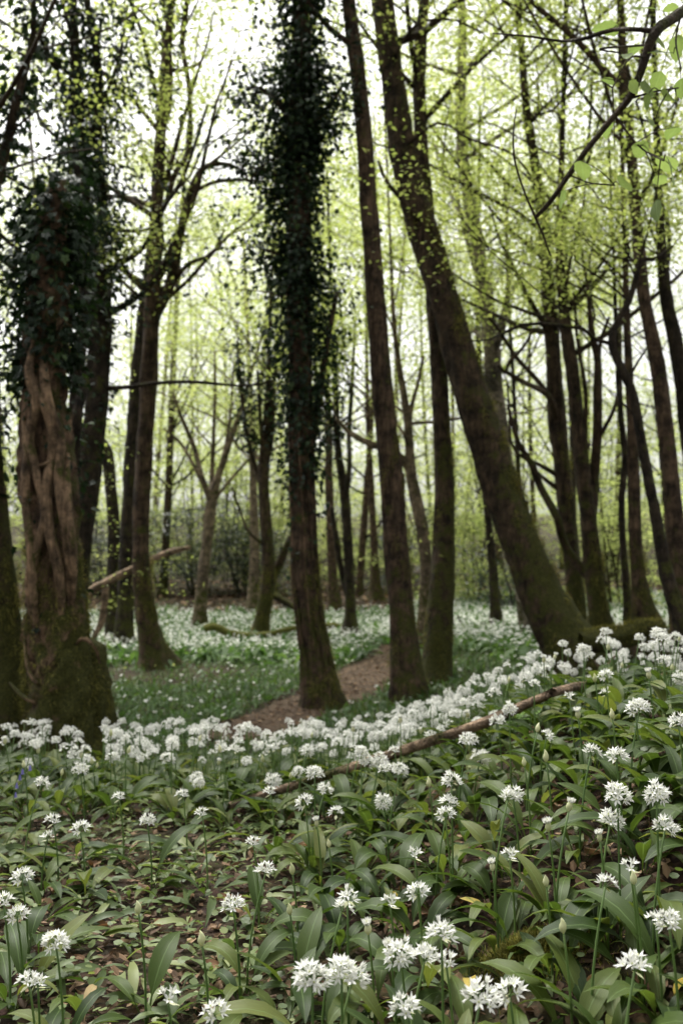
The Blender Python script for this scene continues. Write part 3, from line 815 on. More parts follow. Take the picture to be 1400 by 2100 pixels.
tree('silver_tree', 'silvery blotched trunk rising behind the leaning trunk', 12.5,
     [(1086, 1300, 40), (1072, 1200, 34), (1052, 1060, 34), (1030, 920, 34), (1014, 800, 35), (1004, 680, 33), (988, 560, 31), (966, 430, 27), (948, 320, 24), (944, 200, 22), (948, 80, 19), (946, 0, 17)],
     bark='bark_birch', flare=0.2, extend=3,
     limbs=[[(1004, 660, 10), (960, 500, 9), (930, 400, 7), (892, 300, 5)], [(1010, 720, 12), (1030, 640, 8), (1070, 560, 6)]],
     crown=dict(n=22, z=(3.2, 10), L=(1.0, 2.4)), leaf_size=.068, seed=24)
tree('thin_tree', 'thin dark straight trunk on the white carpet behind the leaning trunk', 14.5,
     [(1019, 1300, 36), (1015, 1240, 21), (1008, 1140, 18), (998, 1040, 15), (990, 940, 14), (985, 800, 12), (978, 640, 10), (980, 480, 8)], bark='bark_dark', flare=0.5, extend=2, crown=dict(n=14, z=(2.8, 8), L=(.8, 2)), seed=25, auto=True)
tree('mossy_tree', 'mossy upright trunk with two dead limbs rising to the side', 10.5,
     [(1186, 1300, 44), (1182, 1250, 37), (1172, 1150, 34), (1160, 1040, 34), (1150, 940, 34), (1142, 860, 36), (1136, 780, 33), (1130, 680, 31), (1122, 580, 27), (1114, 470, 24), (1098, 350, 20), (1080, 230, 17), (1068, 100, 14), (1060, 0, 12)],
     bark='bark_mossy', flare=0.15, extend=3,
     limbs=[[(1136, 862, 15), (1112, 820, 13), (1076, 780, 11), (1048, 762, 10), (1020, 750, 6)], [(1048, 764, 8), (1046, 740, 8), (1070, 715, 7), (1094, 672, 5)],
            [(1130, 830, 12), (1095, 775, 10), (1064, 730, 9), (1026, 676, 8), (1000, 650, 5)], [(1150, 985, 12), (1110, 955, 9), (1080, 940, 8), (1052, 910, 7), (1045, 850, 5), (1040, 790, 4)],
            [(1148, 1010, 8), (1120, 985, 7), (1092, 960, 5)]],
     crown=dict(n=26, z=(3.0, 9), L=(.8, 2.2)), leaf_size=.066, seed=26)
tree('spreading_tree', 'dark trunk with a long limb sprawling low across the mossy one', 9.8,
     [(1232, 1300, 60), (1224, 1240, 42), (1214, 1150, 37), (1204, 1050, 33), (1192, 950, 30), (1182, 850, 29), (1172, 760, 27), (1160, 680, 24), (1152, 600, 20), (1146, 480, 16), (1150, 350, 12)],
     bark='bark_mossy', flare=0.25, extend=3,
     limbs=[[(1216, 1190, 24), (1190, 1160, 20), (1160, 1115, 18), (1136, 1060, 17), (1112, 1000, 16), (1088, 950, 14), (1062, 910, 10), (1040, 830, 6)],
            [(1214, 1080, 28), (1222, 980, 22), (1222, 880, 20), (1219, 790, 18), (1222, 740, 15), (1206, 680, 12), (1196, 600, 8), (1190, 500, 5)],
            [(1222, 760, 12), (1232, 700, 9), (1248, 650, 6)], [(1224, 900, 9), (1246, 850, 8), (1270, 790, 6), (1290, 720, 4)],
            [(1202, 1030, 10), (1200, 900, 9), (1194, 800, 8), (1182, 700, 7), (1176, 600, 5)]],
     crown=dict(n=24, z=(2.8, 9), L=(.8, 2.2)), leaf_size=.064, seed=27)
tree('wavy_tree', 'thin wavy stem between the sprawling tree and the stout-footed one', 10.2,
     [(1290, 1290, 26), (1286, 1230, 17), (1277, 1130, 14), (1274, 1030, 13), (1280, 940, 13), (1272, 850, 12), (1268, 760, 11), (1262, 660, 9), (1258, 540, 7), (1252, 400, 5)], bark='bark_dark', flare=0.3, extend=1.5,
     crown=dict(n=12, z=(3, 8), L=(.7, 1.8)), seed=28)
tree('stout_foot_tree', 'slender trunk with a stout spreading foot on the bank', 9.4,
     [(1330, 1300, 74), (1318, 1250, 48), (1308, 1180, 30), (1301, 1080, 26), (1298, 960, 23), (1294, 850, 20), (1288, 760, 17), (1284, 640, 14), (1280, 500, 11), (1276, 350, 9)], bark='bark', flare=0.35, extend=2,
     crown=dict(n=12, z=(3, 8), L=(.7, 1.8)), seed=29)
tree('crooked_tree', 'slim black crooked stem bending sharply and forking overhead', 7.0,
     [(1400, 1290, 36), (1378, 1220, 28), (1358, 1140, 26), (1344, 1060, 22), (1328, 980, 20), (1312, 890, 19), (1300, 820, 18), (1288, 785, 18), (1268, 745, 17), (1254, 702, 17), (1262, 665, 13), (1288, 620, 12), (1302, 575, 11), (1312, 535, 10), (1345, 530, 8), (1378, 505, 6)],
     bark='bark_dark', flare=0.2, lump=.09, extend=0,
     limbs=[[(1254, 702, 9), (1230, 698, 8), (1190, 678, 8), (1140, 668, 7), (1080, 664, 7), (1040, 672, 6), (1000, 700, 4), (960, 700, 3)], [(1312, 538, 7), (1296, 520, 6), (1290, 505, 5), (1270, 480, 3)],
            [(1290, 785, 6), (1305, 745, 5), (1325, 715, 4)], [(1284, 612, 5), (1260, 590, 4), (1230, 565, 4), (1180, 535, 4), (1175, 500, 3)], [(1300, 860, 5), (1270, 815, 4), (1262, 760, 3)]],
     crown=dict(n=9, z=(2.2, 6), L=(.4, 1.2)), leaf_size=.06, spray=16, seed=30)
tree('tall_bank_tree', 'tall blotched brown trunk behind the crooked black stem', 8.8,
     [(1402, 1260, 60), (1392, 1180, 42), (1384, 1100, 38), (1376, 1000, 36), (1366, 900, 34), (1356, 820, 33), (1346, 740, 31), (1332, 670, 29), (1318, 600, 27), (1308, 500, 24), (1300, 400, 22), (1290, 280, 19), (1280, 150, 16), (1272, 0, 13)],
     bark='bark', flare=0.2, extend=3, limbs=[[(1284, 190, 15), (1240, 135, 14), (1170, 72, 13), (1095, 0, 11), (1050, -50, 8)]], crown=dict(n=20, z=(3.2, 9), L=(.8, 2.2)), leaf_size=.064, seed=32)
tree('bank_edge_tree', 'dark trunk rising past the tall blotched trunk on the bank', 9.6,
     [(1448, 1270, 60), (1436, 1150, 40), (1424, 1020, 37), (1412, 900, 35), (1402, 810, 34), (1392, 740, 32), (1380, 680, 29), (1366, 620, 26), (1358, 540, 22), (1350, 420, 18), (1345, 260, 14)],
     bark='bark_dark', flare=0.2, extend=3, crown=dict(n=20, z=(3.2, 9), L=(.8, 2.2)), leaf_size=.064, seed=33)
# middle distance
tree('twin_stem_tree', 'slim dark tree with two stems from one foot, beyond the path', 16.0,
     [(716, 1316, 44), (718, 1260, 24), (716, 1180, 21), (712, 1080, 19), (706, 1010, 20), (694, 930, 15), (690, 850, 13), (686, 740, 10), (680, 600, 7)], bark='bark_dark', flare=0.4, extend=2,
     limbs=[[(710, 1030, 12), (716, 960, 11), (716, 880, 10), (722, 780, 8), (728, 660, 5)], [(714, 1230, 14), (700, 1170, 12), (690, 1110, 10), (680, 1040, 8)]],
     ivy=[(0, 2.4, 5.4, 0.2, 90, 7, 0.065)], crown=dict(n=16, z=(2.8, 9), L=(.8, 2)), leaf_size=.075, seed=34, auto=True)
tree('far_tree', 'straight trunk behind the two-stemmed tree beyond the path', 19.0,
     [(688, 1254, 30), (682, 1180, 20), (678, 1080, 18), (674, 980, 16), (674, 880, 14), (668, 740, 11), (660, 600, 8)], bark='bark', flare=0.3, extend=3,
     ivy=[(0, 2.6, 6.0, 0.2, 80, 7, 0.07)], crown=dict(n=16, z=(3, 10), L=(1, 2.2)), leaf_size=.08, seed=35, auto=True)
tree('bowed_tree', 'pale mossy bowed trunk seen between the close pair of trunks', 14.0,
     [(868, 1330, 40), (872, 1250, 28), (874, 1180, 26), (868, 1100, 26), (856, 1040, 25), (842, 970, 22), (838, 900, 18), (830, 820, 15), (816, 740, 12), (806, 640, 9), (800, 500, 6)], bark='bark_pale', flare=0.3, extend=2,
     limbs=[[(838, 960, 18), (810, 930, 17), (770, 915, 15), (736, 900, 13), (712, 880, 10), (690, 860, 6)], [(836, 900, 12), (842, 840, 10), (856, 790, 8), (868, 730, 5)], [(836, 930, 9), (826, 890, 7), (812, 870, 5)]],
     crown=dict(n=18, z=(2.6, 9), L=(.8, 2)), leaf_size=.072, seed=36, auto=True)
tree('far_tree', 'small dark trunk far off, between the ivy column and the close pair', 26.0,
     [(771, 1232, 34), (769, 1180, 19), (766, 1100, 15), (762, 1020, 13), (756, 900, 11), (752, 760, 8), (750, 620, 6)], bark='bark', flare=0.4, extend=3,
     crown=dict(n=18, z=(3, 12), L=(1.2, 2.6)), leaf='spring_pale', leaf_size=.09, seed=37, auto=True)
tree('far_tree', 'thin dark stem beside the leaning trunk foot, out on the carpet', 15.5,
     [(1074, 1302, 30), (1075, 1260, 15), (1074, 1200, 13), (1070, 1100, 12), (1062, 960, 10), (1054, 820, 8)], bark='bark_dark', flare=0.35, extend=2,
     crown=dict(n=10, z=(3, 9), L=(.8, 2)), leaf_size=.075, seed=38, auto=True)
tree('far_tree', 'short pale trunk standing behind the bent dark mossy tree', 23.0,
     [(518, 1266, 34), (520, 1210, 22), (522, 1130, 19), (520, 1020, 16), (516, 880, 13), (510, 740, 9)], bark='bark_pale', flare=0.5, extend=3,
     crown=dict(n=18, z=(2.6, 10), L=(1.2, 2.6)), leaf='spring_pale', leaf_size=.085, seed=39, auto=True)

for (te, tst, tr) in TREES:
    if te.name.split('.')[0] in ('pair_tree', 'mossy_tree', 'spreading_tree', 'flared_tree', 'stout_foot_tree', 'ivy_column_tree', 'bent_tree', 'edge_tree'):
        moss_coat(te, tst[0][0], tst[0][1], te.location[2], te.location[2] + 1.3 + (1.2 if 'mossy' in te.name or 'pair' in te.name else 0), 2600, 0.038, gm, side=(gm.uniform(-1.4, 0.6), 1.2))
# ------------------------------------------------------------------ the wood behind: slender trees that only their place tells apart
gb = np.random.default_rng(21)
spots = []
tries = 0
while len(spots) < 58 and tries < 6000:
    tries += 1
    y = 15 + 44 * gb.random() ** 0.9
    x = gb.uniform(-0.43, 0.43) * y
    px = 700 + FPX * x / y
    if gb.random() > (0.9 if px > 880 else (0.6 if px > 560 else 0.75)):
        continue
    if y < 22 and not (px > 1060 or px < 150):
        continue
    if all((x - a) ** 2 + (y - b) ** 2 > (1.3 if y < 30 else 2.2) ** 2 for a, b in spots) and path_dist(np.array(x), np.array(y)) > 0.5:
        spots.append((x, y))
for i, (x, y) in enumerate(spots):
    g = np.random.default_rng(500 + i)
    z0 = float(hgt(x, y))
    H = g.uniform(10, 15) + 0.12 * y
    r0 = g.uniform(0.055, 0.13)
    lx, ly = g.normal(0, 0.05, 2)
    tt = np.linspace(0, 1, 9)
    ph = g.uniform(0, TAU, 2)
    P = np.stack([lx * H * tt + 0.25 * np.sin(3.2 * tt + ph[0]) - 0.25 * math.sin(ph[0]), ly * H * tt + 0.25 * np.sin(2.6 * tt + ph[1]) - 0.25 * math.sin(ph[1]), H * tt - 0.1, r0 * (1 - 0.85 * tt)], 1)
    Q = spline(P, 34)
    pale = y > 30
    e = link('woodland_tree', None, loc=(x, y, z0))
    tag(e, '%s %s-barked tree of the wood, %s, %s' % ('thin' if r0 < .08 else ('middling' if r0 < .105 else 'stout'), ['dark', 'brown', 'pale', 'mossy'][i % 4], 'at the clearing edge' if y < 25 else ('on the leafy bank' if y < 38 else 'far up the slope'), 'leaning' if abs(lx) > .04 else 'upright'), 'tree', 'slender trees of the wood behind the clearing')
    mb = MB(); tube(mb, Q[:, :3], Q[:, 3], 9, 0.06, 0.35, i)
    link('trunk', mb.mesh('trunk', [M[['bark_dark', 'bark', 'bark_pale', 'bark_mossy'][i % 4]]]), e)
    bm, fm = MB(), MB()
    C = Q[:, :3]; R = Q[:, 3]
    cc = make_branches(bm, C, R, 1.6, H, 26, (1.0, 2.9), g, 3, 2)
    cc = thin(cc + np.array([x, y, z0]), g) - np.array([x, y, z0])
    link('branches', bm.mesh('branches', [M['bark_dark']]), e)['kind'] = 'stuff'
    if len(cc):
        scatter_sprays(fm, cc, 22, 0.42 + 0.004 * y, 0.28, 0.065 + 0.0010 * y, T_FAR, g)
        link('crown', fm.mesh('crown', [M['spring_pale' if pale else 'spring']]), e)['kind'] = 'stuff'

# understorey bushes with layered sprays
def bush(name, label, x, y, H, W, n, leaf, size, seed, group=None, stems=5, flat=0.12, per=40, R=0.34):
    g = np.random.default_rng(seed)
    z0 = float(hgt(x, y))
    e = link(name, None, loc=(x, y, z0)); tag(e, label, 'bush', group)
    bm, fm = MB(), MB()
    cents = []
    for k in range(stems):
        a = g.uniform(0, TAU)
        P, r = grow_limb((g.normal(0, .1), g.normal(0, .1), -0.05), (math.cos(a) * .45 * W / H, math.sin(a) * .45 * W / H, 1), H * g.uniform(.75, 1.0), 0.03, g, 0.1, 0.2, 8)
        tube(bm, P, r, 5, cap=False)
        for j in range(n // stems):
            i = int(g.integers(1, 9)); b = g.uniform(0, TAU)
            Q, q = grow_limb(P[i], (math.cos(b), math.sin(b), g.uniform(-.05, .35)), W * .5 * g.uniform(.4, 1.0), 0.010, g, -0.02, 0.25, 4)
            tube(bm, Q, q, 3, cap=False)
            cents += [Q[2], Q[3], Q[4]]
    link('branches', bm.mesh('branches', [M['bark_dark']]), e)['kind'] = 'stuff'
    scatter_sprays(fm, np.array(cents), per, R, flat, size, T_FAR, g, tilt=0.35)
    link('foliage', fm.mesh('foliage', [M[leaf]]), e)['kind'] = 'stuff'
    return e
bush('holly_bush', 'dark evergreen bush behind the pale forked tree', -4.2, 28.4, 3.1, 3.4, 80, 'holly', 0.07, 61, flat=.3)
bush('holly_bush', 'dark evergreen bush behind the bent mossy tree', -2.2, 28.8, 2.6, 2.8, 70, 'holly', 0.07, 62, flat=.3)
bush('holly_bush', 'dark evergreen bush far back beyond the fallen leaning branch', -7.0, 28.8, 2.9, 3.4, 70, 'holly', 0.07, 63, flat=.3)
bush('holly_bush', 'dark evergreen bush behind the close pair of trunks', 1.6, 30.0, 2.8, 2.2, 46, 'holly', 0.085, 64, flat=.3)
bush('holly_bush', 'low dark brush behind the thin straight trunk', 3.6, 21.0, 1.4, 1.6, 34, 'holly', 0.06, 65, flat=.4)
G_B = 'leafy saplings under the wood'
NEAR = [('pale forked tree', -2.9, 21), ('bent mossy tree', -1.7, 20), ('flared trunk', -2.2, 11), ('gnarled broken trunk', -1.8, 6), ('ivy column', -.3, 8.3), ('two-stemmed tree', .1, 16), ('close pair of trunks', .75, 8.6), ('bowed pale trunk', 1.2, 14),
        ('leaning trunk', 1.6, 8.8), ('thin straight trunk', 2.3, 15), ('mossy upright trunk', 2.4, 10.5), ('sprawling tree', 2.5, 9.8), ('stout-footed tree', 2.9, 9.4), ('crooked stem', 2.6, 7.5)]
def behind(x, y):
    return min(NEAR, key=lambda t: abs(t[1] / t[2] - x / y))[0]
for i, (x, y, H, W) in enumerate([(-4.4, 31.5, 5.6, 4.0), (-2.2, 31.5, 5.4, 3.6), (-6.6, 31.5, 5.6, 4.0), (-3.0, 30, 5.0, 4.4), (-6.0, 33, 6, 5), (0.6, 33, 4.6, 4), (2.4, 26, 4.4, 3.0), (3.3, 23, 3.2, 2.4),
                                  (4.8, 30, 5.5, 4.5), (7.2, 27, 5.2, 4.2), (9.0, 33, 6.0, 5.0), (6.0, 22, 3.6, 2.8), (-8.5, 27, 5, 4), (1.2, 40, 6, 6), (-3, 42, 6.5, 6), (6, 42, 7, 6), (12, 40, 7, 6), (-10, 40, 7, 6),
                                  (-1.0, 37, 5, 5), (3.4, 36, 5.5, 4.5), (10.5, 26, 5, 4), (8.0, 20.5, 4.2, 3.0)]):
    bush('beech_sapling', 'pale %s layered sapling behind the %s, %s' % ('tall' if H > 5.3 else ('middling' if H > 4 else 'low'), behind(x, y), 'far up the wooded slope' if y > 35 else ('on the leafy bank' if y > 25 else 'at the clearing edge')), x, y, H, W, 42, 'spring_pale', 0.066 + 0.001 * y, 700 + i, G_B, per=34, R=0.30 + .006 * y)
# tall leafy mass closing the view far behind
gf = np.random.default_rng(77)
fm = MB()
nf = 2700
fy = gf.uniform(62, 95, nf); fx = gf.uniform(-0.5, 0.5, nf) * fy
fz = hgt(fx, fy) + 10 * gf.random(nf) ** 1.4
fc = thin(np.stack([fx, fy, fz], 1), gf)
scatter_sprays(fm, fc, 17, 1.0, 0.4, 0.27, T_FAR, gf)
tag(link('distant_wood', fm.mesh('distant_wood', [M['spring_pale']])), 'pale green mass of leaves of the far-off wood', 'wood', kind='stuff')

# ------------------------------------------------------------------ fallen wood
def log(name, label, pts, d, bark, sides=10, lump=0.12, sub=(), cat='branch'):
    """pts (px, py, w[, depth]); d < 0 asks for the depth where the middle lies -d metres above the ground"""
    if d < 0:
        pm = pts[len(pts) // 2]
        d = hit(pm[0], pm[1], -d)[1]
    q = np.array([[*at(p[0], p[1], p[3] if len(p) > 3 else d), p[2] * (p[3] if len(p) > 3 else d) / FPX / 2] for p in pts])
    ln = np.linalg.norm(np.diff(q[:, :3], axis=0), axis=1).sum()
    Q = spline(q, int(np.clip(ln / 0.06, 10, 60)))
    base = Q[0, :3].copy()
    mb = MB(); tube(mb, Q[:, :3] - base, Q[:, 3], sides, lump, 0, len(label))
    e = link(name, None, loc=base); tag(e, label, cat)
    link('stem', mb.mesh('stem', [M[bark]]), e)
    for sp in sub:
        s = np.array([[*at(p[0], p[1], p[3] if len(p) > 3 else d), p[2] * d / FPX / 2] for p in sp])
        k = int(np.argmin(np.linalg.norm(Q[:, :3] - s[0, :3], axis=1))); s[0, :3] = Q[k, :3]
        S = spline(s, 12)
        mb = MB(); tube(mb, S[:, :3] - base, S[:, 3], 7, lump, 0, 3)
        link('side_branch', mb.mesh('side_branch', [M[bark]]), e)
    return e
log('dead_branch', 'bare broken branch propped slantwise behind the straight trunks', [(158, 1242, 22), (190, 1212, 20), (225, 1192, 18), (265, 1170, 16), (310, 1150, 16), (350, 1132, 13), (390, 1122, 9)], 12.0, 'dead_wood',
    sub=[[(222, 1196, 16), (214, 1240, 14), (208, 1275, 14), (192, 1310, 8)]])
log('mossy_log', 'short mossy log lying beside the flared trunk', [(352, 1332, 12), (372, 1322, 12), (395, 1320, 11), (412, 1322, 8)], -0.12, 'mossy_log', cat='log', sub=[[(372, 1322, 9), (362, 1330, 6), (352, 1338, 5)]])
log('rotten_log', 'short rotten log with dark underside next to the mossy log', [(350, 1341, 12), (380, 1338, 13), (412, 1337, 12)], -0.08, 'dead_wood', cat='log')
log('mossy_log', 'long sinuous mossy log between the pale forked tree and bent tree', [(420, 1290, 16), (440, 1286, 15), (465, 1297, 15), (500, 1304, 14), (545, 1302, 13), (585, 1293, 11), (620, 1284, 9)], -0.20, 'mossy_log', cat='log')
log('mossy_log', 'mossy branch lying from behind the bent tree past the ivy column', [(548, 1312, 12), (575, 1298, 12), (605, 1292, 12), (650, 1286, 12), (690, 1284, 12), (730, 1292, 10), (765, 1304, 7)], -0.20, 'mossy_log', cat='log',
    sub=[[(660, 1286, 8), (680, 1296, 7), (700, 1298, 5)]])
log('crooked_branch', 'crooked dark stick standing up out of the white carpet', [(960, 1312, 6), (968, 1294, 6), (980, 1280, 6), (1000, 1278, 6), (1012, 1272, 4)], -0.16, 'twig', sub=[[(962, 1300, 4), (946, 1280, 4), (938, 1262, 3)]])
log('mossy_log', 'thick dark mossy log at the foot of the leaning trunk', [(1190, 1318, 44), (1230, 1312, 48), (1270, 1306, 44), (1320, 1296, 40), (1362, 1294, 26)], 8.0, 'bark_mossy', 18, lump=0.22, cat='log')
e_ = [o for o in COL.objects if o.get('label', '').startswith('thick dark mossy log')][0]
lc = spline([at(px, py, 8.0) for px, py in ((1195, 1314), (1230, 1308), (1270, 1302), (1320, 1292), (1360, 1291))], 40)
mbm = MB(); nm = 3200; kk = gm.integers(0, 40, nm); aa = gm.uniform(0, TAU, nm)
mbm.many(T_BLADE, lc[kk] + np.stack([gm.normal(0, .03, nm), np.cos(aa) * .085, np.sin(aa) * .085], 1) - np.array(e_.location), rots(gm.uniform(0, TAU, nm), gm.normal(-.4, .7, nm), gm.normal(0, .7, nm)), np.column_stack([gm.uniform(.015, .045, nm)] + [np.full(nm, .05)] * 2), gm.uniform(0, 1, nm))
tag(link('moss', mbm.mesh('moss', [M['moss']]), e_), kind='stuff')
log('rotten_log', 'low rotten branch lying on the far leaf bank', [(548, 1215, 10), (572, 1226, 14), (592, 1240, 14), (606, 1248, 10)], 21.0, 'bark_dark', cat='log')

# the long fallen branch across the flower bank follows the ground
FB = []
for px, py, w in [(470, 1655, 17), (560, 1625, 20), (680, 1588, 24), (760, 1562, 25), (840, 1535, 27), (930, 1505, 27), (1010, 1475, 26), (1090, 1440, 24), (1180, 1408, 22), (1280, 1394, 18), (1390, 1388, 15)]:
    lift = 0.05 + 0.10 * float(ss(470, 700, px)) * (1 - float(ss(1080, 1390, px)))
    x, y = hit(px, py, lift)
    FB.append([x, y, float(hgt(x, y)) + lift, 0.74 * w * y / FPX / 2])
FB = np.array(FB)
Q = spline(FB, 90)
Q[:, 2] = np.maximum(Q[:, 2], hgt(Q[:, 0], Q[:, 1]) + 0.02)
mb = MB(); tube(mb, Q[:, :3] - Q[0, :3], Q[:, 3], 14, 0.10, 0, 9)
e = tag(link('fallen_branch', None, loc=Q[0, :3]), 'long fallen pale brown branch lying across the flowering bank', 'branch')
link('stem', mb.mesh('stem', [M['dead_wood']]), e)
for k, i in enumerate((30, 47, 66)):
    p = Q[i, :3]
    S = spline([p, p + [0.03 * (-1) ** k, -0.05, 0.05], p + [0.08 * (-1) ** k, -0.08, 0.12]], 6)
    mb = MB(); tube(mb, S - Q[0, :3], [.009, .008, .007, .006, .005, .004], 6, .1)
    link('stub', mb.mesh('stub', [M['dead_wood']]), e)

# ------------------------------------------------------------------ wild garlic: meshes
def garlic_leaf(g, L=0.19, W=0.042, up0=75, up1=-35, twist=0.5, petiole=0.28, ns=9, na=5):
    """arching elliptical leaf on a narrow petiole; base at the origin, reaching along +x"""
    t = np.linspace(0, 1, ns)
    el = np.radians(up0 + (up1 - up0) * t ** 1.25)
    dl = L / (ns - 1)
    xs = np.concatenate([[0], np.cumsum(np.cos(el[:-1]) * dl)])
    zs = np.concatenate([[0], np.cumsum(np.sin(el[:-1]) * dl)])
    b = np.clip((t - petiole) / (1 - petiole), 0, 1)
    w = np.where(t < petiole, 0.10, np.maximum(0.10, np.sin(math.pi * b ** 0.82) ** 0.75))
    w[-1] = 0.02
    w = w * W / 2
    tw = twist * t ** 1.5
    wavy = 0.10 * np.sin(t * g.uniform(8, 14) + g.uniform(0, 6))
    V = []; UV = []
    for i in range(ns):
        nx_, nz_ = -math.sin(el[i]), math.cos(el[i])
        for a in np.linspace(-1, 1, na):
            y = a * w[i] * math.cos(tw[i])
            fold = (0.34 * abs(a) ** 1.3 * (1 - 0.5 * t[i]) + wavy[i] * a) * w[i] + a * w[i] * math.sin(tw[i])
            V.append((xs[i] + nx_ * fold, y, zs[i] + nz_ * fold))
            UV.append((0.5 + a * 0.5, t[i]))
    ii = (np.arange(ns - 1)[:, None] * na + np.arange(na - 1)[None])
    F = np.stack([ii, ii + 1, ii + na + 1, ii + na], -1).reshape(-1, 4)
    return (np.array(V), [(F, 0)], np.array(UV))
gg = np.random.default_rng(99)
LEAF_T = []
for k in range(14):
    LEAF_T.append(garlic_leaf(gg, gg.uniform(0.17, 0.26), gg.uniform(0.032, 0.050), gg.uniform(52, 82), gg.uniform(-80, 12), gg.uniform(-0.9, 0.9), gg.uniform(0.2, 0.36)))
for k in range(5):     # flattened ones lying along the ground
    LEAF_T.append(garlic_leaf(gg, gg.uniform(0.15, 0.22), gg.uniform(0.030, 0.042), gg.uniform(25, 45), gg.uniform(-45, -20), gg.uniform(-0.7, 0.7), 0.22))
LOW_T = [garlic_leaf(gg, gg.uniform(0.15, 0.22), gg.uniform(0.030, 0.042), gg.uniform(25, 45), gg.uniform(-45, -20), gg.uniform(-0.7, 0.7), 0.15, 6, 3) for k in range(5)]
def t_mesh(name, tm, mats, smooth=True):
    mb = MB(); mb.add(tm[0], tm[1], 0, 0.0, tm[2]); return mb.mesh(name, mats, smooth)
LEAF_M = [t_mesh('garlic_leaf', t, [M['garlic']]) for t in LEAF_T]

def floret(g, openness=1.0):
    """six pointed white tepals round a greenish core; facing +z"""
    V = []; F = []
    for k in range(6):
        a = k * TAU / 6 + g.normal(0, .08)
        sp = math.radians((62 if k % 2 else 50) * openness + g.normal(0, 7))
        L = 0.0125 * g.uniform(.9, 1.12); W = 0.0021
        d = np.array([math.cos(a) * math.sin(sp), math.sin(a) * math.sin(sp), math.cos(sp)])
        s = np.array([-math.sin(a), math.cos(a), 0])
        u = np.cross(d, s)
        o = np.array([math.cos(a), math.sin(a), 0]) * 0.0007
        b = len(V)
        V += [o - s * W * .45, o + s * W * .45, o + d * L * .5 + s * W - u * .0004, o + d * L * .5 - s * W - u * .0004, o + d * L * .5 + u * .0009, o + d * L + u * .0015 * g.normal()]
        F += [((b, b + 1, b + 4), 0), ((b + 1, b + 2, b + 4), 0), ((b, b + 4, b + 3), 0), ((b + 4, b + 2, b + 5), 0), ((b + 3, b + 4, b + 5), 0)]
    b = len(V)         # core
    V += [(0.0016, 0, .001), (0, .0016, .001), (-.0016, 0, .001), (0, -.0016, .001), (0, 0, .0045), (0, 0, -.001)]
    for i in range(4):
        j = (i + 1) % 4
        F += [((b + i, b + j, b + 4), 1), ((b + j, b + i, b + 5), 1)]
    return lt(V, F)
FLO_T = [floret(gg, o) for o in (1.0, 1.08, 0.9, 0.75, 0.5, 0.28)]
FLO_M = [t_mesh('floret', t, [M['petal'], M['petal_core']]) for t in FLO_T]

def look_rot(d, g):
    """matrix whose z column points along d"""
    d = d / np.linalg.norm(d)
    a = np.array([1, 0, 0]) if abs(d[0]) < .8 else np.array([0, 1, 0])
    x = np.cross(a, d); x /= np.linalg.norm(x); y = np.cross(d, x)
    c, s = math.cos(r := g.uniform(0, TAU)), math.sin(r)
    return np.stack([x * c + y * s, -x * s + y * c, d], 1)

def umbel(g, n, ped=0.016, half=105):
    """pedicel frame template and the floret placements (pos, matrix, kind, scale)"""
    mb = MB(); places = []
    for k in range(n):
        ph = k * 2.399963 + g.normal(0, .15)
        th = math.radians(half) * math.sqrt((k + 0.5) / n) + g.normal(0, .07)
        d = np.array([math.sin(th) * math.cos(ph), math.sin(th) * math.sin(ph), math.cos(th)])
        L = ped * g.uniform(.8, 1.2)
        p = d * L + np.array([0, 0, 0.002])
        tube(mb, [np.zeros(3), d * L * .5 + [0, 0, .002], p], [.0007, .0006, .0006], 3, cap=False)
        kind = int(g.choice(6, p=[.33, .22, .2, .13, .07, .05]))
        places.append((p, look_rot(d + np.array([0, 0, .35]), g), kind, g.uniform(.85, 1.15)))
    # papery spathe under the head
    for s in (-1, 1):
        a = g.uniform(0, TAU)
        dx = np.array([math.cos(a), math.sin(a), 0])
        sd = np.array([-dx[1], dx[0], 0])
        mb.add([np.zeros(3), dx * .008 + sd * .004 - [0, 0, .002], dx * .018 - [0, 0, .006], dx * .008 - sd * .004 - [0, 0, .002]], np.array([[0, 1, 2, 3]]), 1)
    return mb, places
UMB = [umbel(gg, n, p, h) for n, p, h in ((18, .017, 105), (22, .018, 112), (14, .016, 95), (10, .015, 85), (7, .014, 70), (16, .019, 100), (20, .016, 120), (5, .013, 60))]
UMB_FRAME = [u[0].mesh('flower_head', [M['stalk'], M['bud']]) for u in UMB]
def umbel_full(u):
    mb = MB()
    for v, (f, m) in zip([np.concatenate(u[0].v)], [(None, None)]):
        mb.add(v, [(fc, 2 if mm == 0 else 3) for fc, mm in u[0].f], 0, 0)
    for p, R, k, s in u[1]:
        mb.many(FLO_T[k], p[None], R[None], np.array([s]), np.array([gg.random()]))
    return mb
UMB_FULL_MB = [umbel_full(u) for u in UMB]
UMB_MATS = [M['petal'], M['petal_core'], M['stalk'], M['bud']]
UMB_FULL = [m.mesh('flower_head', UMB_MATS) for m in UMB_FULL_MB]
def mb_template(mb):
    return (np.concatenate(mb.v), mb.f, np.concatenate(mb.uv))
def floret_low(g, o):
    V = []; F = []
    for k in range(6):
        a = k * TAU / 6 + g.normal(0, .1); sp = math.radians(58 * o + g.normal(0, 9)); L = .0128
        d = np.array([math.cos(a) * math.sin(sp), math.sin(a) * math.sin(sp), math.cos(sp)]); sd = np.array([-math.sin(a), math.cos(a), 0]) * .0021
        b = len(V); V += [d * 0, d * L * .5 + sd, d * L, d * L * .5 - sd]; F.append(((b, b + 1, b + 2, b + 3), 0))
    return lt(V, F)
FLO_LOW = [floret_low(gg, o) for o in (1.0, 1.08, 0.9, 0.75, 0.5, 0.28)]
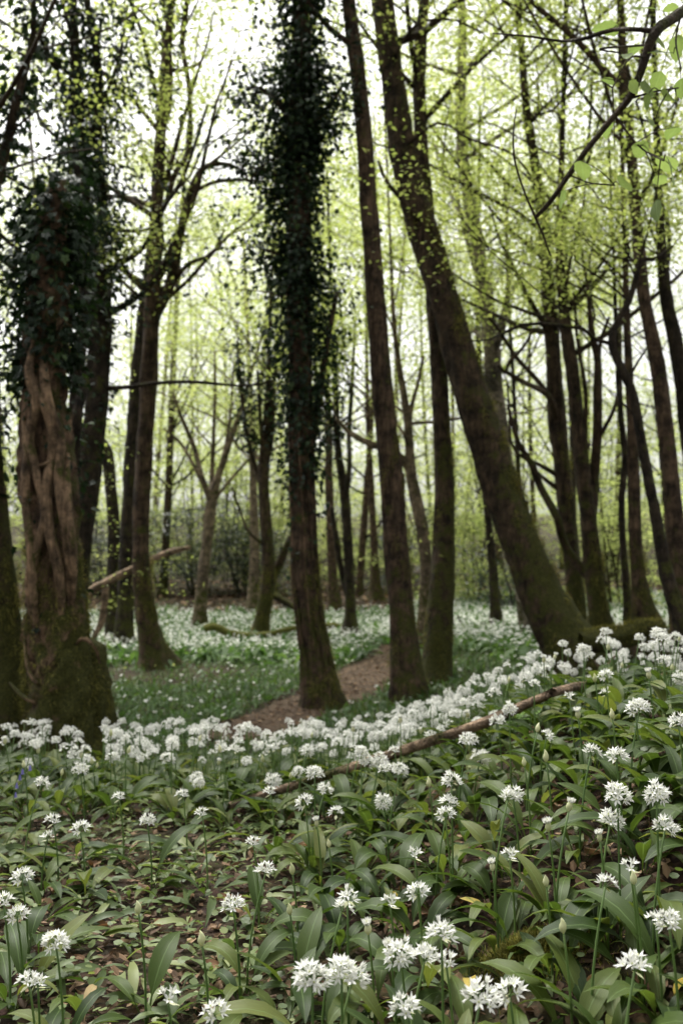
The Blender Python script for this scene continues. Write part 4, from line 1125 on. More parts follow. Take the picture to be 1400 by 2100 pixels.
def umbel_low(u):
    mb = MB()
    for p, R, k, s in u[1]:
        mb.many(FLO_LOW[k], p[None], R[None], np.array([s]), np.array([gg.random()]))
        side = np.cross(p, [0.3, 0.7, 0.2]); side = side / np.linalg.norm(side) * .0008
        mb.add([side * 0, p - side, p + side], np.array([[0, 1, 2]]), 2)
    return mb
UMB_T = [mb_template(umbel_low(u)) for u in UMB]

def bud(g, opening=0.0):
    """pointed papery bud; a few white tips when it is opening"""
    z = np.array([0, .003, .008, .013, .018, .024]); r = np.array([.0015, .0042, .0062, .0055, .0032, .0006]) * g.uniform(.9, 1.15)
    mb = MB(); tube(mb, np.stack([0 * z + .0008 * np.sin(z * 300), 0 * z, z], 1), r, 7, 0.06, 0, int(g.integers(999)), 0)
    if opening:
        for k in range(5):
            a = k * 1.3; d = np.array([math.cos(a) * .5, math.sin(a) * .5, 1.0])
            mb.many((FLO_T[5][0], [(f, m + 1) for f, m in FLO_T[5][1]], None), (np.array([0, 0, .011]) + d * .004)[None], look_rot(d, g)[None], np.array([1.0]), np.array([.5]))
    return mb
BUD_MB = [bud(gg), bud(gg), bud(gg, 1), bud(gg, 1)]
BUD_M = [m.mesh('flower_bud', [M['bud'], M['petal'], M['petal_core']]) for m in BUD_MB]

STALK = []
for k in range(7):
    H = [0.175, 0.20, 0.228, 0.255, 0.15, 0.215, 0.13][k]
    lx = gg.normal(0, .022); ly = gg.normal(0, .022)
    P = spline([(0, 0, -0.02), (lx * .1, ly * .1, H * .35), (lx * .5, ly * .5, H * .72), (lx, ly, H)], 7)
    mb = MB(); tube(mb, P, np.linspace(.0026, .0018, 7), 5, 0.0, 0, k, 0)
    STALK.append((mb, P[-1], P[-1] - P[-2]))
STALK_M = [s[0].mesh('stalk', [M['stalk']]) for s in STALK]
STALK_T = [mb_template(s[0]) for s in STALK]

# ------------------------------------------------------------------ wild garlic: where it grows
gp = np.random.default_rng(2024)
def dens(x, y):
    """how thickly garlic grows, 0..1"""
    px = 700 + FPX * x / np.maximum(y, .5)
    right = ss(-0.25, 0.35, x)
    band = ss(2.9, 3.8, y)
    d = 0.15 + 0.62 * right + 0.6 * band
    d = d - 0.22 * ss(0.45, -0.2, np.hypot(x + 0.45, (y - 2.5) * .7))
    d = d - 0.9 * ss(0.30, 0.14, np.hypot(x - HUMP[0], (y - HUMP[1]) * .8))          # bare mossy patch on the bank
    d = d + 0.22 * wob(x * 1.5, y * 1.5, 2.4)
    return np.clip(d, 0.06, 1)
def bloom(x, y):
    b = 0.12 + 0.16 * ss(2.2, 2.6, y) + 0.56 * ss(2.6, 3.6, y) * (1 - 0.93 * ss(0.30, 0.85, x)) + 0.10 * ss(-0.1, 0.4, x)
    return np.clip(b, 0, 0.95)

# flower heads that can be placed one by one (photo pixel, stalk, head kind: number = umbel, 'b' bud, 'o' opening bud)
HEROES = [(115, 1942, 1, 0), (60, 2022, 0, 4), (78, 2030, 6, 7), (478, 1862, 1, 2), (545, 1792, 2, 3), (415, 1675, 1, 4), (302, 1690, 0, 5), (35, 1885, 0, 3), (8, 1862, 1, 4), (45, 1808, 0, 3),
          (640, 2020, 3, 1), (700, 2000, 3, 0), (722, 2008, 2, 2), (830, 2085, 1, 2), (985, 2055, 2, 5), (1045, 2060, 1, 3), (870, 1975, 2, 3), (905, 1930, 3, 2), (915, 1985, 1, 4), (700, 1868, 2, 4), (712, 1852, 3, 7),
          (800, 1872, 0, 7), (850, 1772, 1, 7), (755, 1925, 0, 'o'), (800, 1965, 0, 'o'), (855, 1845, 1, 3), (925, 1610, 3, 5), (920, 1645, 2, 3), (912, 1685, 1, 3), (1040, 1632, 2, 4), (1052, 1648, 1, 5), (1240, 1806, 2, 4), (1292, 1798, 1, 7),
          (1265, 1640, 3, 0), (1250, 1675, 2, 2), (1345, 1640, 3, 6), (1362, 1685, 2, 5), (1300, 1986, 2, 3), (1345, 1910, 0, 7), (1210, 1535, 2, 4), (1262, 1570, 1, 3), (1310, 1440, 2, 0), (1390, 1490, 1, 5),
          (1180, 1300, 3, 0), (1165, 1310, 2, 2), (1195, 1285, 3, 5), (1242, 1302, 3, 3), (1350, 1304, 3, 1), (1385, 1310, 2, 3), (1236, 1322, 1, 4), (1370, 1305, 2, 5), (740, 1545, 3, 0), (752, 1560, 2, 1), (645, 1590, 3, 0), (665, 1622, 2, 2), (625, 1650, 1, 3),
          (555, 1630, 1, 4), (820, 1575, 2, 1), (790, 1585, 1, 2), (960, 1510, 2, 0), (1020, 1490, 1, 2), (780, 1555, 2, 6), (520, 1735, 1, 4), (165, 1585, 1, 5), (85, 1610, 2, 2), (375, 1638, 0, 4), (555, 1540, 1, 3), (345, 2065, 0, 7), (440, 2095, 0, 3),
          (110, 1690, 0, 4), (165, 1705, 0, 3), (540, 1535, 2, 2), (1120, 1835, 0, 'b'), (1300, 1835, 1, 'b'), (1155, 1925, 1, 'b'), (1125, 1715, 1, 'o'), (1165, 1655, 2, 'o'), (1230, 1735, 1, 'o'), (1075, 1580, 1, 'b'), (1120, 1570, 1, 'b'),
          (600, 1800, 0, 'b'), (415, 1940, 1, 'b'), (285, 1875, 1, 'b'), (595, 1880, 0, 'b'), (1100, 1490, 2, 'b'), (1185, 1480, 1, 'o'), (1245, 1330, 2, 'o'), (1010, 1800, 0, 'o'), (1045, 1780, 0, 7), (675, 1745, 0, 'b'), (650, 1700, 0, 'o'),
          (1255, 1480, 1, 'b'), (880, 1620, 1, 'b'), (1360, 1360, 1, 4), (1330, 1395, 1, 'o'), (1240, 1395, 1, 3), (1220, 1405, 1, 'b'), (1170, 1330, 2, 'b'), (620, 1510, 2, 2), (235, 1470, 2, 0), (50, 1575, 1, 'b'), (245, 1640, 0, 4), (480, 1545, 2, 3)]
GROUP_F = 'flowering wild garlic plants on the woodland floor'
GROUP_B = 'wild garlic plants still in bud'
GROUP_L = 'wild garlic plants in leaf only'
COUNT = {'plants': 0}
HUMP = hit(1085, 1960, 0.02)
def place(x, y):
    """what a spot of the floor lies beside"""
    if math.hypot(x - HUMP[0], y - HUMP[1]) < 0.24: return 'by the mossy hump'
    db = np.hypot(Q[:, 0] - x, Q[:, 1] - y); k = int(np.argmin(db))
    if db[k] < 0.22: return 'behind the long fallen branch' if y > Q[k, 1] else 'before the long fallen branch'
    if x > 0.55 and y > 2.3: return 'on the crest of the bank'
    if x > 0.25: return 'on the slope of the bank'
    if y > 2.9: return 'beside the thick flower drift'
    if x < -0.3: return 'on bare leafy ground'
    return 'at the foot of the bank'
def free_leaf(par, k, a, s, mat=None, tilt=0.0):
    o = link('leaf', LEAF_M[k], par, (0.006 * math.cos(a), 0.006 * math.sin(a), -0.004), (0, tilt, a), s)
    if mat:
        o.material_slots[0].link = 'OBJECT'; o.material_slots[0].material = M[mat]
        o['label'] = {'yellowed': 'yellowed leaf', 'withered': 'withered brown leaf'}[mat]
    return o
def garlic(x, y, heads, nleaf, g, low=False, detail=False, special=None):
    z = float(hgt(x, y))
    rz = g.uniform(0, TAU)
    e = link('wild_garlic', None, loc=(x, y, z), rot=(0, 0, rz))
    COUNT['plants'] += 1
    isf = any(h[1] not in ('b', 'o') for h in heads)
    zone = place(x, y)
    nw = ['no', 'one', 'two', 'three', 'four', 'five', 'six', 'seven'][nleaf]
    if special:
        tag(e, special, 'plant')
    elif isf:
        hk = {0: 'a full round', 1: 'a large dense', 6: 'a full domed', 5: 'a wide loose', 2: 'a medium loose', 3: 'a small loose', 4: 'a sparse', 7: 'a scant few-starred'}[heads[0][1]]
        tag(e, 'wild garlic with %s white head, %s leaves, %s' % (hk, nw, zone), 'plant', GROUP_F)
    elif heads:
        hk = 'a closed pointed cream bud' if heads[0][1] == 'b' else 'a bud just opening white'
        tag(e, 'wild garlic with %s, %s leaves, %s' % (hk, nw, zone), 'plant', GROUP_B)
    else:
        tag(e, 'flowerless wild garlic of %s %sleaves, %s' % (nw, 'low spreading ' if low else 'arching ', zone), 'plant', GROUP_L)
    a0 = g.uniform(0, TAU)
    for i in range(nleaf):
        a = a0 + i * TAU / max(nleaf, 1) + g.normal(0, .45)
        k = int(g.integers(14, 19)) if (low and g.random() < .75) else int(g.integers(0, 14))
        mat = None
        r = g.random()
        if special and i == 0: mat = 'withered' if 'withered' in special else 'yellowed'
        free_leaf(e, k, a, g.uniform(.52, 1.02) * (.75 if mat else 1), mat)
    for (sk, hd) in heads:
        a = g.uniform(0, TAU) if len(heads) > 1 else -rz
        ca, sa = math.cos(a), math.sin(a)
        o = link('stalk', STALK_M[sk], e, (0, 0, 0), (0, 0, a))
        tp = STALK[sk][1]; td = STALK[sk][2]
        tip = (tp[0] * ca - tp[1] * sa, tp[0] * sa + tp[1] * ca, tp[2])
        td = td / np.linalg.norm(td)
        tl = math.atan2(math.hypot(td[0], td[1]), td[2]); az = math.atan2(td[1], td[0]) + a
        if hd in ('b', 'o'):
            m = BUD_M[int(g.integers(0, 2)) if hd == 'b' else int(g.integers(2, 4))]
            link('flower_bud', m, e, tip, (0, tl, az), g.uniform(.85, 1.2))
        elif detail:
            s = g.uniform(.85, 1.02)
            h = link('flower_head', UMB_FRAME[hd], e, tip, (0, tl + g.normal(0, .15), az), s)
            from mathutils import Matrix
            for p, R, k, sc in UMB[hd][1]:
                f = link('floret', FLO_M[k], h, p)
                f.rotation_euler = Matrix(R.tolist()).to_euler()
                f.scale = (sc, sc, sc)
        else:
            link('flower_head', UMB_FULL[hd], e, tip, (0, tl + g.normal(0, .2), az), g.uniform(.78, 1.05))
    return e

used = []
for i, (px, py, sk, hd) in enumerate(HEROES):
    H = STALK[sk][1][2]
    x, y = hit(px, py, H)
    x, y = x - STALK[sk][1][0], y - STALK[sk][1][1]        # the head, not the foot, stands on that line of sight
    garlic(x, y, [(sk, hd)], int(gp.integers(4, 7)), gp, low=(x < -0.2 and y < 3), detail=(hd not in ('b', 'o') and y < 2.3))
    used.append((x, y))

# plants at random by density; the 300 nearest stand as things, the others as one mass
cand = []
cell = 0.085
for y in np.arange(1.05, 6.6, cell):
    half = 0.36 * y + 0.95
    for x in np.arange(-half, half, cell):
        xx, yy = x + gp.uniform(-.5, .5) * cell, y + gp.uniform(-.5, .5) * cell
        dd = float(dens(xx, yy))
        if yy > 4.4: dd *= 1 - float(ss(4.4, 5.6, yy - 0.25 * max(xx, 0)))
        if gp.random() < dd * (0.86 if yy > 2.8 else 0.72) * (1.0 if abs(xx) < 0.37 * yy + .2 else 0.6) and abs(np.hypot(xx - Q[:, 0], yy - Q[:, 1]).min()) > 0.035:
            cand.append((xx, yy))
def screens_branch(c):
    dx = np.abs(Q[:, 0] - c[0]); dy = Q[:, 1] - c[1]
    u = 700 + FPX * c[0] / c[1]
    return bool(np.any((dx < .05) & (dy > -.03) & (dy < .36))) and 640 < u < 1080
cand = [c for c in cand if not (screens_branch(c) and gp.random() < .66)]
cand = [c for c in cand if min((c[0] - u[0]) ** 2 + (c[1] - u[1]) ** 2 for u in used) > 0.05 ** 2]
def in_view(c):
    p = np.array([[c[0], c[1], float(hgt(*c)) + .1]])
    u, v = pix(p)
    return -60 < u[0] < 1460 and v[0] < 2260
view = sorted([c for c in cand if in_view(c)], key=lambda c: c[1])
NTH = 300 - len(HEROES)
things, rest = view[:NTH], view[NTH:] + [c for c in cand if not in_view(c)]
SPECIAL = {'withered': 'wild garlic with one withered straw-brown leaf among green ones', 'yellowed': 'wild garlic with one yellowing leaf among green ones'}
for i, (x, y) in enumerate(things):
    b = float(bloom(x, y)) * (0.9 if x < 0 else 0.8)
    heads = []
    if gp.random() < b:
        hd = int(gp.integers(0, 8)) if gp.random() < 0.62 else ('b' if gp.random() < .5 else 'o')
        heads = [(int(gp.integers(0, 7)), hd)]
    e = garlic(x, y, heads, int(gp.integers(5, 8)), gp, low=(x < 0.0 and y < 3.2), special=None)
# a few with a discoloured leaf, set where the photograph shows them
for px, py, kind, lab in ((1030, 1880, 'yellowed', 'wild garlic with a yellowed drooping leaf over bare mossy ground on the bank'),
                          (815, 1850, 'yellowed', 'wild garlic with a yellow-tinged leaf beside an open leafy clump'),
                          (960, 2015, 'yellowed', 'wild garlic with curling yellow leaf at the edge of the mossy hump'),
                          (1370, 2050, 'yellowed', 'wild garlic with bright yellow leaf low down on the bank'),
                          (170, 2090, 'withered', 'wild garlic with one withered straw-brown leaf bent over'),
                          (80, 1950, 'yellowed', 'wild garlic with yellowed leaf pressed to the leaf litter')):
    x, y = hit(px, py, 0.02)
    garlic(x, y, [], 2, gp, special=lab)

def carpet(name, label, spots, lp, bp, fmat, leaf_list, nl, g, low=False):
    mb = MB()
    S = np.array(spots)
    z = hgt(S[:, 0], S[:, 1])
    base = np.column_stack([S, z])
    n = len(S)
    for j in range(nl):
        ks = g.integers(0, 14, n)
        yaw = g.uniform(0, TAU, n)
        for k in range(14):
            m = ks == k
            mb.many(LEAF_T[k], base[m], rots(yaw[m], np.zeros(m.sum()), np.zeros(m.sum())), g.uniform(.55, 1.0, m.sum()), g.uniform(0, 1, m.sum()))
    nh = 0
    for rep in range(2):
        fl = g.random(n) < bp(S[:, 0], S[:, 1]) * (1.0 if rep == 0 else 0.40)
        sk = g.integers(0, 6, n); hd = g.integers(0, 8, n); yaw = g.uniform(0, TAU, n); off = g.normal(0, .02, (n, 2)) * rep
        for k in range(6):
            m = fl & (sk == k)
            b = base[m].copy(); b[:, :2] += off[m]
            Rm = rots(yaw[m], np.zeros(m.sum()), np.zeros(m.sum()))
            mb.many((STALK_T[k][0], [(f, 1) for f, _ in STALK_T[k][1]], None), b, Rm, np.ones(m.sum()), g.uniform(0, 1, m.sum()))
            tips = b + np.einsum('nij,j->ni', Rm, STALK[k][1])
            h2 = hd[m]
            for q in range(8):
                mm = h2 == q
                c = mm.sum()
                U = UMB_T[q]
                mb.many((U[0], [(f, {0: 2, 1: 3, 2: 1, 3: 4}[t]) for f, t in U[1]], None), tips[mm], rots(g.uniform(0, TAU, c), g.normal(0, .25, c), g.normal(0, .25, c)), g.uniform(.70, 1.05, c), g.uniform(0, 1, c))
    o = link(name, mb.mesh(name, [M['garlic'], M['stalk'], M['petal'], M['petal_core'], M['bud']]))
    tag(o, label, 'wild garlic', kind='stuff')
    return o
carpet('wild_garlic_drift', 'thick drift of white-flowering wild garlic in front of the trunks', rest, None, bloom, None, None, 4, np.random.default_rng(8))

# far carpet of flowering garlic
T_CLUMP = lt([(0, 0, 0), (.35, .16, .55), (1, 0, .75), (.35, -.16, .55)], [((0, 1, 2, 3), 0)])
gc = np.random.default_rng(31)
def puff():
    V = []; F = []
    for k in range(6):
        a = k * TAU / 6 + gc.normal(0, .2); el = gc.uniform(.0, .9)
        d = np.array([math.cos(a) * math.cos(el), math.sin(a) * math.cos(el), math.sin(el)])
        s = np.array([-math.sin(a), math.cos(a), 0]) * .45
        b = len(V); V += [-d * .2, d * .9 - s, d * .9 + s]
        F += [((b, b + 1, b + 2), 0)]
    return lt(V, F)
T_PUFF = [puff() for _ in range(4)]
n = 92000
cy = 6.5 + 19.5 * gc.random(n) ** 1.15; cx = gc.uniform(-0.46, 0.46, n) * cy
pd = path_dist(cx, cy)
bare = ss(1.3, 0.7, np.hypot(cx + 2.0, (cy - 10.9) * .8)) * .8                          # trodden soil round the flared trunk
grassy = (1 - ss(11.2, 13.4, cy + 2.6 * ss(0.4, 2, cx) + .5 * wob(cx, cy, 1.3)))
keep = (pd > 0.05) & (gc.random(n) > bare) & (gc.random(n) < 1 - ss(21.5, 24.2, cy - .5 * np.clip(cx, 0, 4) + .5 * wob(cx, cy, 1.0))) & (gc.random(n) < 0.75 + .4 * wob(cx, cy, 1.1))
cx, cy, pd, grassy = cx[keep], cy[keep], pd[keep], grassy[keep]
n = len(cx)
mb = MB()
base = np.column_stack([cx, cy, hgt(cx, cy)])
hl = np.where(gc.random(n) < grassy, 0.36, 1.0)
mb.many(T_CLUMP, base, rots(gc.uniform(0, TAU, n), gc.normal(0.1, .3, n), gc.normal(0, .3, n)), 0.19 * hl * gc.uniform(.6, 1.2, n) * (1 + .012 * cy), gc.uniform(0, 1, n))
fl = gc.random(n) < np.clip(0.025 + 0.64 * (1 - grassy) + 0.25 * wob(cx + 3, cy, .8) * (1 - grassy), 0, 1)
fb = base[fl] + np.column_stack([gc.normal(0, .05, fl.sum()), gc.normal(0, .05, fl.sum()), gc.uniform(.12, .23, fl.sum()) * hl[fl]])
for q in range(4):
    m = np.arange(len(fb)) % 4 == q
    c = m.sum()
    mb.many((T_PUFF[q][0], [(f, 1) for f, _ in T_PUFF[q][1]], None), fb[m], rots(gc.uniform(0, TAU, c), gc.normal(0, .3, c), gc.normal(0, .3, c)), 0.019 * gc.uniform(.7, 1.2, c) * (1 + .012 * fb[m][:, 1]), gc.uniform(0, 1, c))
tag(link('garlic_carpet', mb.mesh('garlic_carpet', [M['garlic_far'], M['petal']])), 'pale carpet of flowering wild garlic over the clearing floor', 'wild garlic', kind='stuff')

# short dark grass in the dip before the clearing
n = 24000
cy = gc.uniform(5.6, 13.5, n); cx = gc.uniform(-0.46, 0.46, n) * cy
k = (path_dist(cx, cy) > 0.02) & (gc.random(n) > .8 * ss(1.2, .6, np.hypot(cx + 2.0, (cy - 10.9) * .8))) & (gc.random(n) < 1 - .6 * ss(11.5, 13.5, cy))
cx, cy = cx[k], cy[k]; n = len(cx)
mb = MB()
mb.many(T_BLADE, np.column_stack([cx, cy, hgt(cx, cy)]), rots(gc.uniform(0, TAU, n), gc.normal(-1.0, .3, n), gc.normal(0, .3, n)), np.column_stack([gc.uniform(.06, .14, n), np.full(n, .16), np.full(n, .12)]), gc.uniform(0, 1, n))
tag(link('grass', mb.mesh('grass', [M['grass']])), 'short dark green grass in the dip around the trunk feet', 'grass', kind='stuff')

# ------------------------------------------------------------------ litter, ground cover, moss, twigs
gl = np.random.default_rng(51)
def area(n, y0, y1, pw=1.0):
    y = y0 + (y1 - y0) * gl.random(n) ** pw
    x = gl.uniform(-1, 1, n) * (0.37 * y + .85)
    return x, y
x, y = area(25000, 1.1, 6.0, 1.2)
n = len(x)
mb = MB()
mb.many(T_CHIP, np.column_stack([x, y, hgt(x, y) + gl.uniform(.002, .014, n)]), rots(gl.uniform(0, TAU, n), gl.normal(0, .35, n), gl.normal(0, .35, n)), gl.uniform(.008, .034, n), gl.uniform(0, 1, n))
tag(link('leaf_litter', mb.mesh('leaf_litter', [M['litter']], smooth=False)), 'crumbled brown leaf litter covering the soil between plants', 'leaf litter', kind='stuff')
n = 2600
kk = gl.integers(0, 60, n); off = gl.normal(0, .55, n) * PATHW[kk]
x = PATH[kk, 0] + no[kk, 0] * off + gl.normal(0, .1, n); y = PATH[kk, 1] + no[kk, 1] * off + gl.normal(0, .1, n)
mb = MB()
mb.many(T_FAR, np.column_stack([x, y, hgt(x, y) + .022]), rots(gl.uniform(0, TAU, n), gl.normal(0, .25, n), gl.normal(0, .25, n)), gl.uniform(.02, .06, n), gl.uniform(0, 1, n))
tag(link('leaf_litter', mb.mesh('leaf_litter', [M['litter']], smooth=False)), 'scattered brown leaf scraps on the earth path', 'leaf litter', kind='stuff')
# leaf litter on the far bank
n = 17000
y = gl.uniform(22.6, 36, n); x = gl.uniform(-.48, .48, n) * y
mb = MB()
mb.many(T_FAR, np.column_stack([x, y, hgt(x, y) + .02]), rots(gl.uniform(0, TAU, n), gl.normal(0, .3, n), gl.normal(0, .3, n)), gl.uniform(.08, .2, n), gl.uniform(.45, 1, n))
tag(link('leaf_litter', mb.mesh('leaf_litter', [M['litter']], smooth=False)), 'rusty brown fallen leaves on the low bank beyond the clearing', 'leaf litter', kind='stuff')
# ground ivy and seedlings
x, y = area(13000, 1.1, 5.0, 1.3)
k = gl.random(len(x)) < 0.45 + .5 * wob(x * 2, y * 2, 2.2) + .25 * (x < 0)
x, y = x[k], y[k]; n = len(x)
mb = MB()
up = gl.uniform(.008, .045, n)
mb.many(T_ROUND, np.column_stack([x, y, hgt(x, y) + up]), rots(gl.uniform(0, TAU, n), gl.normal(0, .3, n), gl.normal(0, .3, n)), gl.uniform(.009, .021, n), gl.uniform(0, 1, n))
tag(link('ground_cover', mb.mesh('ground_cover', [M['cover']])), 'small round-leaved ground ivy creeping over the leaf litter', 'ground cover', kind='stuff')
# low young garlic and seedling leaves lying flat, chiefly on the left
x, y = area(6800, 1.25, 4.6, 1.1)
k = gl.random(len(x)) < 0.25 + 0.55 * (x < 0.1) + .3 * wob(x * 2 + 5, y * 2, 2.0)
x, y = x[k], y[k]; n = len(x)
mb = MB()
ks = gl.integers(14, 19, n); yw = gl.uniform(0, TAU, n)
for q in range(14, 19):
    m = ks == q; c = m.sum()
    mb.many(LOW_T[q - 14], np.column_stack([x[m], y[m], hgt(x[m], y[m])]), rots(yw[m], gl.normal(0.05, .15, c), gl.normal(0, .3, c)), gl.uniform(.25, .62, c), gl.uniform(0, 1, c))
tag(link('young_garlic', mb.mesh('young_garlic', [M['cover']])), 'low young garlic leaves lying over the leaf litter', 'wild garlic', kind='stuff')
# twigs
mb = MB()
x, y = area(170, 1.2, 5.0)
for a, b in zip(x, y):
    L = gl.uniform(.04, .16); an = gl.uniform(0, math.pi)
    p = np.array([a, b, float(hgt(a, b)) + .006]); d = np.array([math.cos(an), math.sin(an), 0]) * L
    q = p + d; q[2] = float(hgt(q[0], q[1])) + gl.uniform(.004, .02)
    tube(mb, spline([p, (p + q) / 2 + gl.normal(0, .006, 3), q], 5), np.linspace(.003, .0014, 5), 4, cap=False)
tag(link('twigs', mb.mesh('twigs', [M['dead_wood']])), 'thin broken twigs strewn through the leaf litter', 'twigs', kind='stuff')
# mossy hump
mx, my = hit(1085, 1960, 0.02)
mb = MB()
n = 5000
r = np.abs(gl.normal(0, .5, n)); a = gl.uniform(0, TAU, n)
x = mx + r * np.cos(a) * .16; y = my + r * np.sin(a) * .12
zz = hgt(x, y) + .045 * np.exp(-(r ** 2) * 2.5)
mb.many(T_BLADE, np.column_stack([x, y, zz - .004]), rots(gl.uniform(0, TAU, n), gl.normal(-.8, .5, n), gl.normal(0, .5, n)), np.column_stack([gl.uniform(.008, .02, n)] + [np.full(n, .03)] * 2), gl.uniform(0, 1, n))
tag(link('moss_hump', mb.mesh('moss_hump', [M['moss']])), 'dark green mossy hump on bare ground among the garlic', 'moss', kind='stuff')

# fallen brown leaves one by one
def dead_leaf(g, L, curl):
    ns, na = 7, 5
    V = []; UV = []
    for i in range(ns):
        t = i / (ns - 1)
        w = .33 * math.sin(math.pi * min(1, .04 + t * .96)) ** .7 * L
        for a in np.linspace(-1, 1, na):
            cu = curl * a * a * L * .22 + .10 * curl * L * math.sin(3 * t + a)
            V.append(((t - .5) * L, a * w * (1 - .25 * curl * a * a), cu + .06 * L * math.sin(t * 3.1) + g.normal(0, .012) * L))
            UV.append((.5 + a * .5, t))
    ii = (np.arange(ns - 1)[:, None] * na + np.arange(na - 1)[None])
    return (np.array(V), [(np.stack([ii, ii + 1, ii + na + 1, ii + na], -1).reshape(-1, 4), 0)], np.array(UV))
DL = [t_mesh('fallen_leaf', dead_leaf(gl, L, c), [M['dead']]) for L, c in ((.06, .6), (.05, -.7), (.07, 1.0), (.055, .2), (.045, 1.2), (.065, -.3))]
spots = [(915, 1862, 'rounded orange-brown leaf lying behind the mossy hump'), (950, 2018, 'pale ribbed brown leaf curled beside the mossy hump'), (1150, 1590, 'crumpled dark brown leaf lodged on the flower bank'), (860, 1880, 'narrow reddish leaf fallen under a garlic clump'), (1215, 2040, 'broad pinkish-brown leaf at the foot of the bank')]
for px, py, lab in spots:
    x, y = hit(px, py, .015)
    o = link('fallen_leaf', DL[spots.index((px, py, lab)) % 6], None, (x, y, float(hgt(x, y)) + .02), (gl.normal(-.2, .2), gl.normal(0, .2), gl.uniform(0, TAU)), 1.15)
    tag(o, lab, 'leaf')
x, y = area(290, 1.25, 4.2, .95)
for a, b in zip(x, y):
    kd = int(gl.integers(6))
    o = link('fallen_leaf', DL[kd], None, (a, b, float(hgt(a, b)) + gl.uniform(.008, .02)), (gl.normal(0, .3), gl.normal(0, .3), gl.uniform(0, TAU)), gl.uniform(.55, 1.0))
    tag(o, '%s dry brown leaf fallen %s' % (['cupped', 'arched', 'long curled', 'flat', 'small tightly curled', 'slightly arched'][kd], place(a, b)), 'leaf', 'fallen brown leaves among the wild garlic')

# small fern by the fallen branch
fx, fy = hit(1062, 1520, .02)
e = tag(link('fern', None, loc=(fx, fy, float(hgt(fx, fy)))), 'small bright fern beside the long fallen branch', 'fern')
for k in range(4):
    a = gl.uniform(0, TAU); mb = MB()
    P = spline([(0, 0, 0), (.03 * math.cos(a), .03 * math.sin(a), .09), (.09 * math.cos(a), .09 * math.sin(a), .14)], 14)
    tube(mb, P, np.linspace(.0015, .0006, 14), 4, cap=False)
    for i in range(3, 14):
        s = .035 * math.sin(math.pi * (.15 + .85 * (i - 3) / 11))
        for sd in (-1, 1):
            mb.many(T_LEAF, P[i][None], rots(np.array([a + sd * 1.4]), np.array([.1]), np.array([0.])), np.array([s]), np.array([gl.random()]))
    link('frond', mb.mesh('frond', [M['fern']]), e)
# bluebell
bx, by = hit(30, 1600, .16)
e = tag(link('bluebell', None, loc=(bx, by, float(hgt(bx, by)))), 'slender violet bluebell nodding among the garlic leaves', 'flower')
mb = MB(); P = spline([(0, 0, -.01), (.0, 0, .12), (.02, 0, .19), (.045, 0, .205)], 10); tube(mb, P, np.linspace(.002, .001, 10), 5)
link('stalk', mb.mesh('stalk', [M['stalk']]), e)
for k in range(5):
    p = P[5 + k]; mb = MB(); zz = np.array([0, -.006, -.012, -.017])
    tube(mb, np.stack([p[0] + .004 + 0 * zz, p[1] + .003 * (-1) ** k + 0 * zz, p[2] + zz], 1), [.001, .0035, .0038, .0055], 6, cap=False)
    link('bell', mb.mesh('bell', [M['bluebell']]), e)

# ------------------------------------------------------------------ overhanging branch with broad leaves, top right
gh = np.random.default_rng(90)
D = 2.9
def bpts(pts, d):
    return np.array([[*at(px, py, d + dd), w * d / FPX / 2] for px, py, w, dd in pts])
base = at(1500, -60, D + .3)
e = tag(link('overhanging_branch', None, loc=base), 'knobbly dark branch with broad fresh leaves hanging in from above', 'branch')
main = [(1500, -60, 26, .3), (1400, 22, 23, .1), (1345, 62, 22, 0), (1322, 115, 19, 0), (1312, 150, 17, 0), (1290, 200, 15, .05), (1255, 242, 13, .1), (1205, 305, 12, .15), (1165, 360, 11, .2), (1130, 410, 10, .25), (1097, 446, 9, .3)]
Qm = spline(bpts(main, D), 60)
mb = MB(); tube(mb, Qm[:, :3] - base, Qm[:, 3], 10, .11, 0, 5); link('limb', mb.mesh('limb', [M['twig']]), e)
twigs = [[(1345, 62, 12, 0), (1300, 60, 10, 0), (1250, 62, 9, .1), (1200, 78, 8, .1), (1150, 84, 6, .2), (1090, 75, 5, .2), (1010, 68, 4, .3)],
         [(1100, 440, 6, .3), (1112, 480, 5, .3), (1128, 525, 4, .3)], [(1097, 446, 6, .3), (1075, 395, 5, .3), (1055, 330, 5, .3), (1052, 270, 4, .3), (1058, 225, 3, .35)],
         [(1200, 80, 5, .1), (1230, 100, 4, .1), (1270, 108, 3, .1)], [(1290, 200, 5, .05), (1340, 188, 4, 0), (1390, 180, 3, -.1)], [(1255, 242, 5, .1), (1310, 300, 4, .1), (1360, 330, 3, 0)],
         [(1165, 360, 4, .2), (1210, 375, 3, .2), (1260, 380, 3, .1)], [(1322, 115, 5, 0), (1290, 120, 4, -.1), (1255, 180, 3, -.1)], [(1390, 30, 5, .1), (1385, 80, 4, 0), (1395, 140, 3, -.1)],
         [(1305, 450, 5, .2), (1340, 480, 5, .2), (1400, 520, 5, .2)]][:9]
ends = []
for tp in twigs:
    q = bpts(tp, D); k = int(np.argmin(np.linalg.norm(Qm[:, :3] - q[0, :3], axis=1)))
    if np.linalg.norm(Qm[k, :3] - q[0, :3]) < .25: q[0, :3] = Qm[k, :3]
    S = spline(q, 16)
    mb = MB(); tube(mb, S[:, :3] - base, S[:, 3], 6, .08, 0, 2); link('twig', mb.mesh('twig', [M['twig']]), e)
    ends.append(S[:, :3])
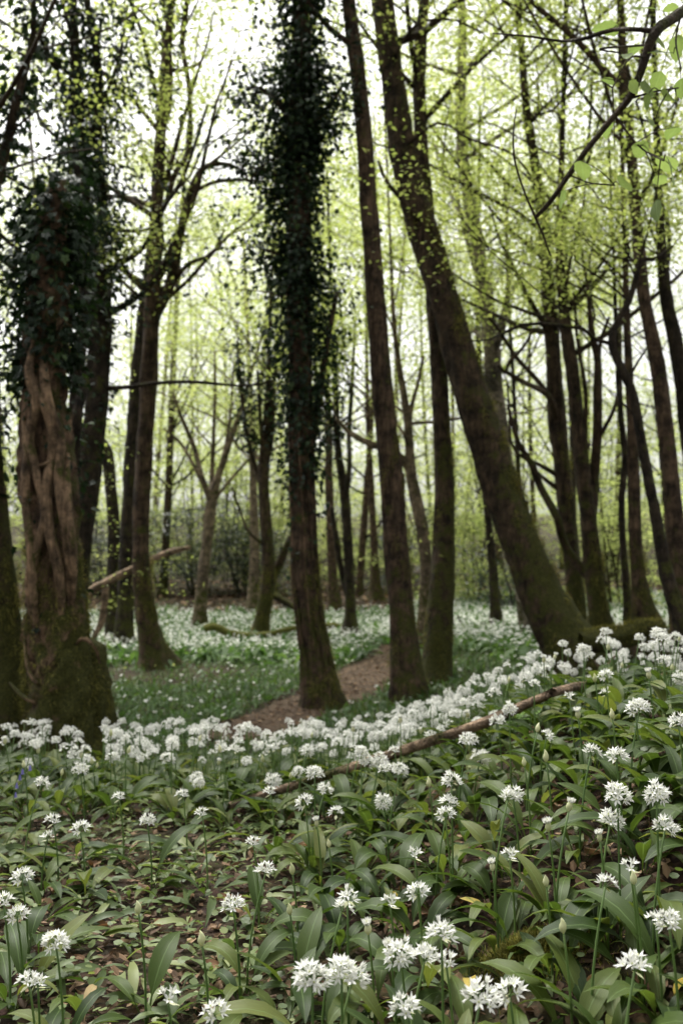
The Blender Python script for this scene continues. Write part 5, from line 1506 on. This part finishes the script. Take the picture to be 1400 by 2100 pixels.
def hazel_leaf(g):
    ns, na = 9, 5
    V = []; UV = []
    for i in range(ns):
        t = i / (ns - 1)
        w = .34 * (math.sin(math.pi * t ** .72) ** .8 if 0 < t < 1 else .01)
        for a in np.linspace(-1, 1, na):
            V.append((t, a * w * (1 + .07 * (-1) ** i * (abs(a) == 1)), .10 * abs(a) * w - .12 * t * t + .02 * math.sin(9 * t) * a))
            UV.append((.5 + a * .5, t))
    ii = (np.arange(ns - 1)[:, None] * na + np.arange(na - 1)[None])
    return (np.array(V), [(np.stack([ii, ii + 1, ii + na + 1, ii + na], -1).reshape(-1, 4), 0)], np.array(UV))
HL = [t_mesh('hazel_leaf', hazel_leaf(gh), [M['near_leaf']]) for _ in range(3)]
lspots = [(1285, 110, 36), (1335, 72, 40), (1355, 145, 34), (1385, 210, 30), (1280, 115, 36), (1290, 165, 34), (1270, 60, 40), (1390, 70, 34), (1330, 190, 34), (1380, 110, 34), (1395, 160, 38), (1160, 390, 40), (1190, 330, 42), (1270, 380, 42),
          (1330, 310, 44), (1310, 170, 36), (1345, 380, 44), (1260, 300, 44), (1365, 320, 40), (1235, 160, 36), (1390, 260, 34), (1350, 20, 40), (1385, 350, 38), (1390, 12, 36), (1210, 170, 34), (1345, 410, 46), (1250, 250, 34), (1300, 200, 32), (1370, 190, 34), (1340, 250, 34)]
allp = np.concatenate(ends + [Qm[:, :3]])
for px, py, s in lspots:
    p = at(px, py, D + gh.uniform(-.1, .25))
    k = int(np.argmin(np.linalg.norm(allp - p, axis=1)))
    # a thin twiglet carries the leaf
    S = spline([allp[k], (allp[k] + p) / 2 + [0, 0, .012], p], 6)
    mb = MB(); tube(mb, S - base, np.linspace(.0022, .001, 6), 4, cap=False)
    tw = link('twig', mb.mesh('twig', [M['twig']]), e)
    sz = s * 1.35 * D / FPX
    lf = link('leaf', HL[int(gh.integers(3))], tw, p - base, (gh.normal(0, .8), gh.normal(.35, .5), gh.uniform(0, TAU)), sz * gh.uniform(.7, 1.25))
